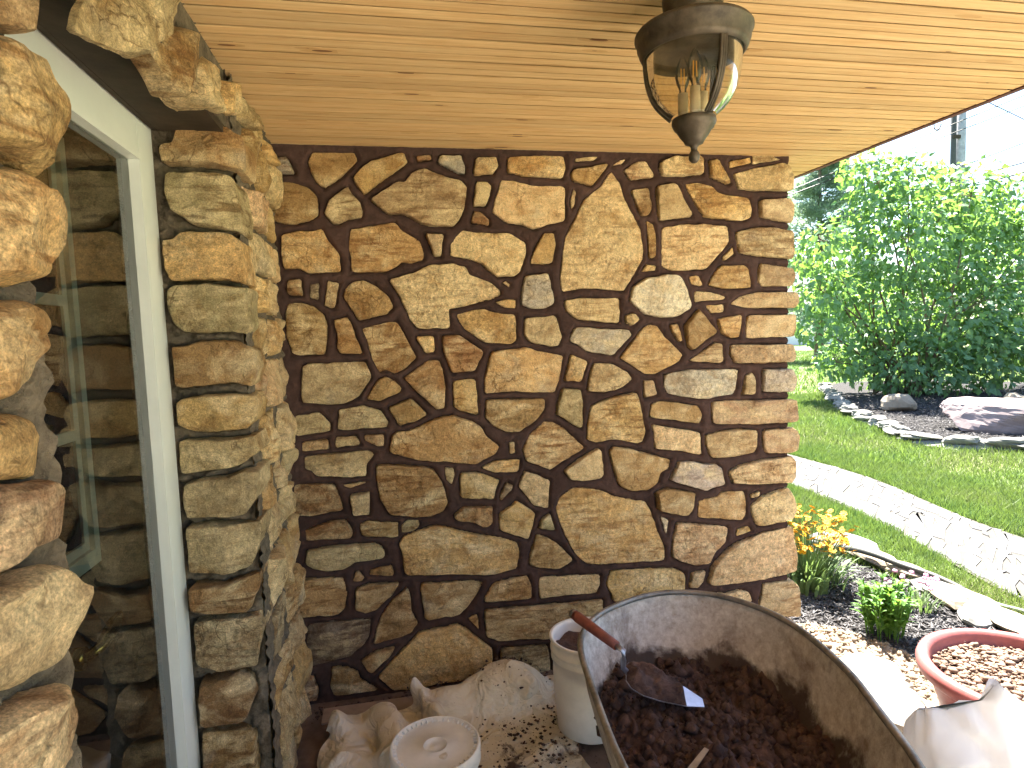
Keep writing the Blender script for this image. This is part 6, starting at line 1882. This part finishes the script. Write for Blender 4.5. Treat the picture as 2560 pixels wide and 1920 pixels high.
# conifer behind
def conifer(base, H_, Rr, seed, label):
    tr2 = thing('pine_tree', base, label, 'tree')
    q = np.random.default_rng(seed)
    part('trunk', MB().tube([base, (base[0], base[1], base[2] + H_)], [.22, .03], 8).mesh('trunk', M_BARK), tr2)
    n = 26000
    t_ = q.random(n) ** .8
    nb = 70
    bt = np.linspace(0.10, 0.98, nb) + q.normal(0, .01, nb)
    ba = q.random(nb) * 6.283
    bi = q.integers(0, nb, n)
    rad = Rr * (1 - bt[bi] * .92) * (0.75 + .5 * q.random(nb)[bi]) * t_
    az = ba[bi] + q.normal(0, .22, n)
    p = np.c_[base[0] + rad * np.cos(az), base[1] + rad * np.sin(az), base[2] + H_ * bt[bi] + rad * .12 + q.normal(0, .16, n)]
    d_ = np.c_[np.cos(az) + q.normal(0, .5, n), np.sin(az) + q.normal(0, .5, n), q.normal(.25, .5, n)]
    d_ /= np.linalg.norm(d_, axis=1)[:, None]
    s_ = np.cross(d_, q.normal(0, 1, (n, 3)))
    s_ /= np.linalg.norm(s_, axis=1)[:, None]
    L_ = (.22 + .2 * q.random(n))[:, None]
    V_ = np.stack([p - s_ * .03, p + s_ * .03, p + d_ * L_], 1).reshape(-1, 3)
    part('crown', mesh('crown', V_, np.arange(len(V_)).reshape(-1, 3), M_NEEDLE), tr2)


conifer((19.6, 25.5, GZ), 10.6, 4.2, 41, 'dark blue green pine tree partly hidden behind the stone wall')
conifer((14.5, 27.5, GZ), 9.0, 3.6, 43, 'second pine tree standing mostly behind the wall end')
V_, F_ = leaf_cloud([(x_, 75 + 6 * math.sin(x_), 3.0, 6, 4, 4.5, 1) for x_ in range(20, 130, 7)], 500, 0.9, 91, .3, .4)
o = obj('distant_woods', mesh('distant_woods', V_, F_, M_FARLEAF))
o['kind'] = 'stuff'
o['label'] = 'distant low line of trees beyond the lawn'
o['category'] = 'trees'

# white house far beyond the lawn
hs = thing('white_house', (34.5, 47, GZ), 'distant white house glimpsed under the lilac branches', 'house')
part('wall', MB().box(32.6, 37.5, 45, 50, GZ, 2.75).mesh('wall', M_HOUSE), hs)
rf = MB().add([(32.2, 44.6, 2.75), (37.9, 44.6, 2.75), (37.9, 50.4, 2.75), (32.2, 50.4, 2.75), (32.2, 47.5, 4.6), (37.9, 47.5, 4.6)], [(0, 1, 5, 4), (2, 3, 4, 5), (0, 4, 3), (1, 2, 5), (0, 3, 2, 1)])
part('roof', rf.mesh('roof', M_HROOF), hs)
part('window', MB().box(35.5, 36.4, 44.97, 45.01, 1.0, 2.0).mesh('window', M_GLASSDARK), hs)

# utility pole and lines
up_ = thing('utility_pole', (26.35, 25.0, GZ), 'tall weathered wooden utility pole behind the lilac', 'utility pole')
part('pole', MB().tube([(26.62, 25, GZ), (26.62, 25, 15)], [.24, .19], 16).mesh('pole', M_POLE, True), up_)
part('conduit', MB().tube([(26.22, 25.0, GZ), (26.22, 25.0, 15)], .12, 10).mesh('conduit', M_HOSE, True), up_)
part('bracket', MB().box(26.1, 26.5, 24.85, 24.95, 9.9, 10.05).mesh('bracket', M_LINTEL), up_)
wires = [((29.81, 24.0, 11.92), (20.4, 24.0, 8.47), .014, 'uppermost thin wire nearest the eave'), ((29.83, 24.0, 11.43), (21.5, 24.0, 8.57), .014, 'second thin wire below the eave'),
         ((29.9, 24.0, 9.79), (25.13, 24.0, 8.21), .016, 'third wire crossing the pole low in the sky'), ((29.94, 24.0, 8.83), (25.57, 24.0, 7.78), .02, 'fourth wire just above the bush top'),
         ((29.96, 24.0, 8.38), (27.09, 24.0, 7.71), .024, 'fifth wire touching the bush top'), ((29.97, 24.0, 8.02), (26.88, 24.0, 7.35), .035, 'thick lowest cable behind the bush top'),
         ((26.97, 24.0, 11.23), (29.88, 24.0, 10.22), .014, 'thin wire slanting down to the right beside the pole')]
for a, b, rr, lab in wires:
    a, b = np.array(a), np.array(b)
    e0, e1 = a + (a - b) * 1.5, b + (b - a) * 1.2
    pts = [tuple(e0 + (e1 - e0) * k / 12) for k in range(13)]
    o = obj('power_line', MB().tube(pts, rr * 1.5, 5).mesh('power_line', M_WIRE))
    tag(o, lab, 'power line', 'power lines by the utility pole')

# ------------------------------------------------------------------ pot, bag, step at the porch edge
PC = (2.25, 1.80, GZ)
pot = thing('flower_pot', PC, 'large faded pink red round planter filled with bark and soil', 'planter')
part('body', MB().lathe([(0.0, 0.0), (0.20, 0.0), (0.215, .01), (0.29, .26), (0.295, .285), (0.325, .29), (0.335, .30), (0.338, .325), (0.33, .345), (0.315, .35), (0.298, .345), (0.29, .325), (0.285, .27), (0.0, .27)], 64, PC).mesh('body', M_POT, True), pot)
soil_v, soil_f = [], []
part('soil', MB().lathe([(0.287, .285), (0.2, .292), (0.1, .296), (0.0, .297)], 40, PC).mesh('soil', M_SOILDISK, True), pot)
q = np.random.default_rng(51)
nn_ = 2600
rr = 0.275 * np.sqrt(q.random(nn_))
aa = q.random(nn_) * 6.283
cpz = np.c_[PC[0] + rr * np.cos(aa), PC[1] + rr * np.sin(aa), PC[2] + .296 + np.abs(q.normal(0, .006, nn_))]
V_, F_ = chips(nn_, cpz, 0.0105, 52, .5)
o = part('bark_pieces', mesh('bark_pieces', V_, F_, plain('brown_bark_bits', (0.22, 0.15, 0.11), 0.9, 0.5, 20, world=True)), pot)
o['kind'] = 'stuff'

# white plastic bag
bgc = np.array([1.68, 1.50, -0.02])
nu_, nv_ = 64, 40
V_ = []
for j in range(nv_):
    t_ = j / (nv_ - 1)
    for i in range(nu_):
        a = 2 * math.pi * i / nu_
        ca, sa = math.cos(a), math.sin(a)
        sq = 1 / max(abs(ca) ** 3.2 + abs(sa) ** 3.2, 1e-6) ** (1 / 3.2)
        w_ = 0.17 * sq * (1 - 0.10 * t_)
        th_ = 0.10 * sq
        if t_ > .70:
            k_ = (t_ - .70) / .30
            th_ *= (1 - k_ * .92)
        x_, y_ = w_ * ca, th_ * sa
        z_ = 0.40 * t_
        if t_ > .72:
            k_ = (t_ - .72) / .28
            z_ += k_ * (0.075 * math.exp(-((x_ - 0.075) / .035) ** 2) - 0.02 * max(0, -x_ / .2))
        pp_ = np.array([[x_ * 3, y_ * 3, z_ * 1.2]])
        f_ = 0.020 * float(fbm(pp_, 5, 4.0, 3)[0]) + 0.010 * math.sin(9 * a + 6 * float(vn(pp_, 2.0, 3.0)[0])) * (0.3 + t_)
        x_ += ca * f_
        y_ += sa * f_
        V_.append((x_, y_, z_))
V_ = np.array(V_)
az = math.radians(-16)
V_ = np.c_[V_[:, 0] * math.cos(az) - V_[:, 1] * math.sin(az), V_[:, 0] * math.sin(az) + V_[:, 1] * math.cos(az), V_[:, 2]] + bgc
F_ = []
for j in range(nv_ - 1):
    for i in range(nu_):
        F_.append((j * nu_ + i, j * nu_ + (i + 1) % nu_, (j + 1) * nu_ + (i + 1) % nu_, (j + 1) * nu_ + i))
F_.append(tuple((nv_ - 1) * nu_ + i for i in range(nu_)))
F_.append(tuple(range(nu_ - 1, -1, -1)))
bag = obj('plastic_bag', mesh('plastic_bag', V_, F_, M_BAG, True))
tag(bag, 'wrinkled white plastic bag standing in front of the pink planter', 'bag')

wr = [(1.80, 1.47, 0.40), (1.83, 1.46, 0.385), (1.845, 1.44, 0.36), (1.83, 1.43, 0.345), (1.86, 1.42, 0.34), (1.88, 1.41, 0.325), (1.86, 1.40, 0.31), (1.84, 1.40, 0.30), (1.85, 1.39, 0.27), (1.845, 1.38, 0.2), (1.84, 1.37, 0.1), (1.83, 1.36, 0.0)]
ww_ = obj('tie_wire', MB().tube([tuple(p_) for p_ in spline(wr, 4)], 0.0022, 6).mesh('tie_wire', M_WIRE, True))
tag(ww_, 'thin black twisted wire hanging beside the white bag', 'wire')

stp = thing('stone_step', (1.86, 2.15, GZ), 'sun bleached pale stone block at the porch edge behind the wheelbarrow', 'stone block')
o = part('block', rock_mesh('block', 0.16, 0.24, 0.14, 71, plain('bleached_limestone', (0.36, 0.33, 0.29), .85, .15, 5, bump=.5), 0.1, 24, 5), stp, (1.92, 2.14, GZ + 0.11))
o.rotation_euler = (0, 0, .15)
o = part('slab', rock_mesh('slab', 0.11, 0.14, 0.05, 72, plain('bleached_limestone', (0.36, 0.33, 0.29), .85, .15, 5, bump=.5), 0.15, 16, 6), stp, (2.04, 2.05, GZ + 0.04))
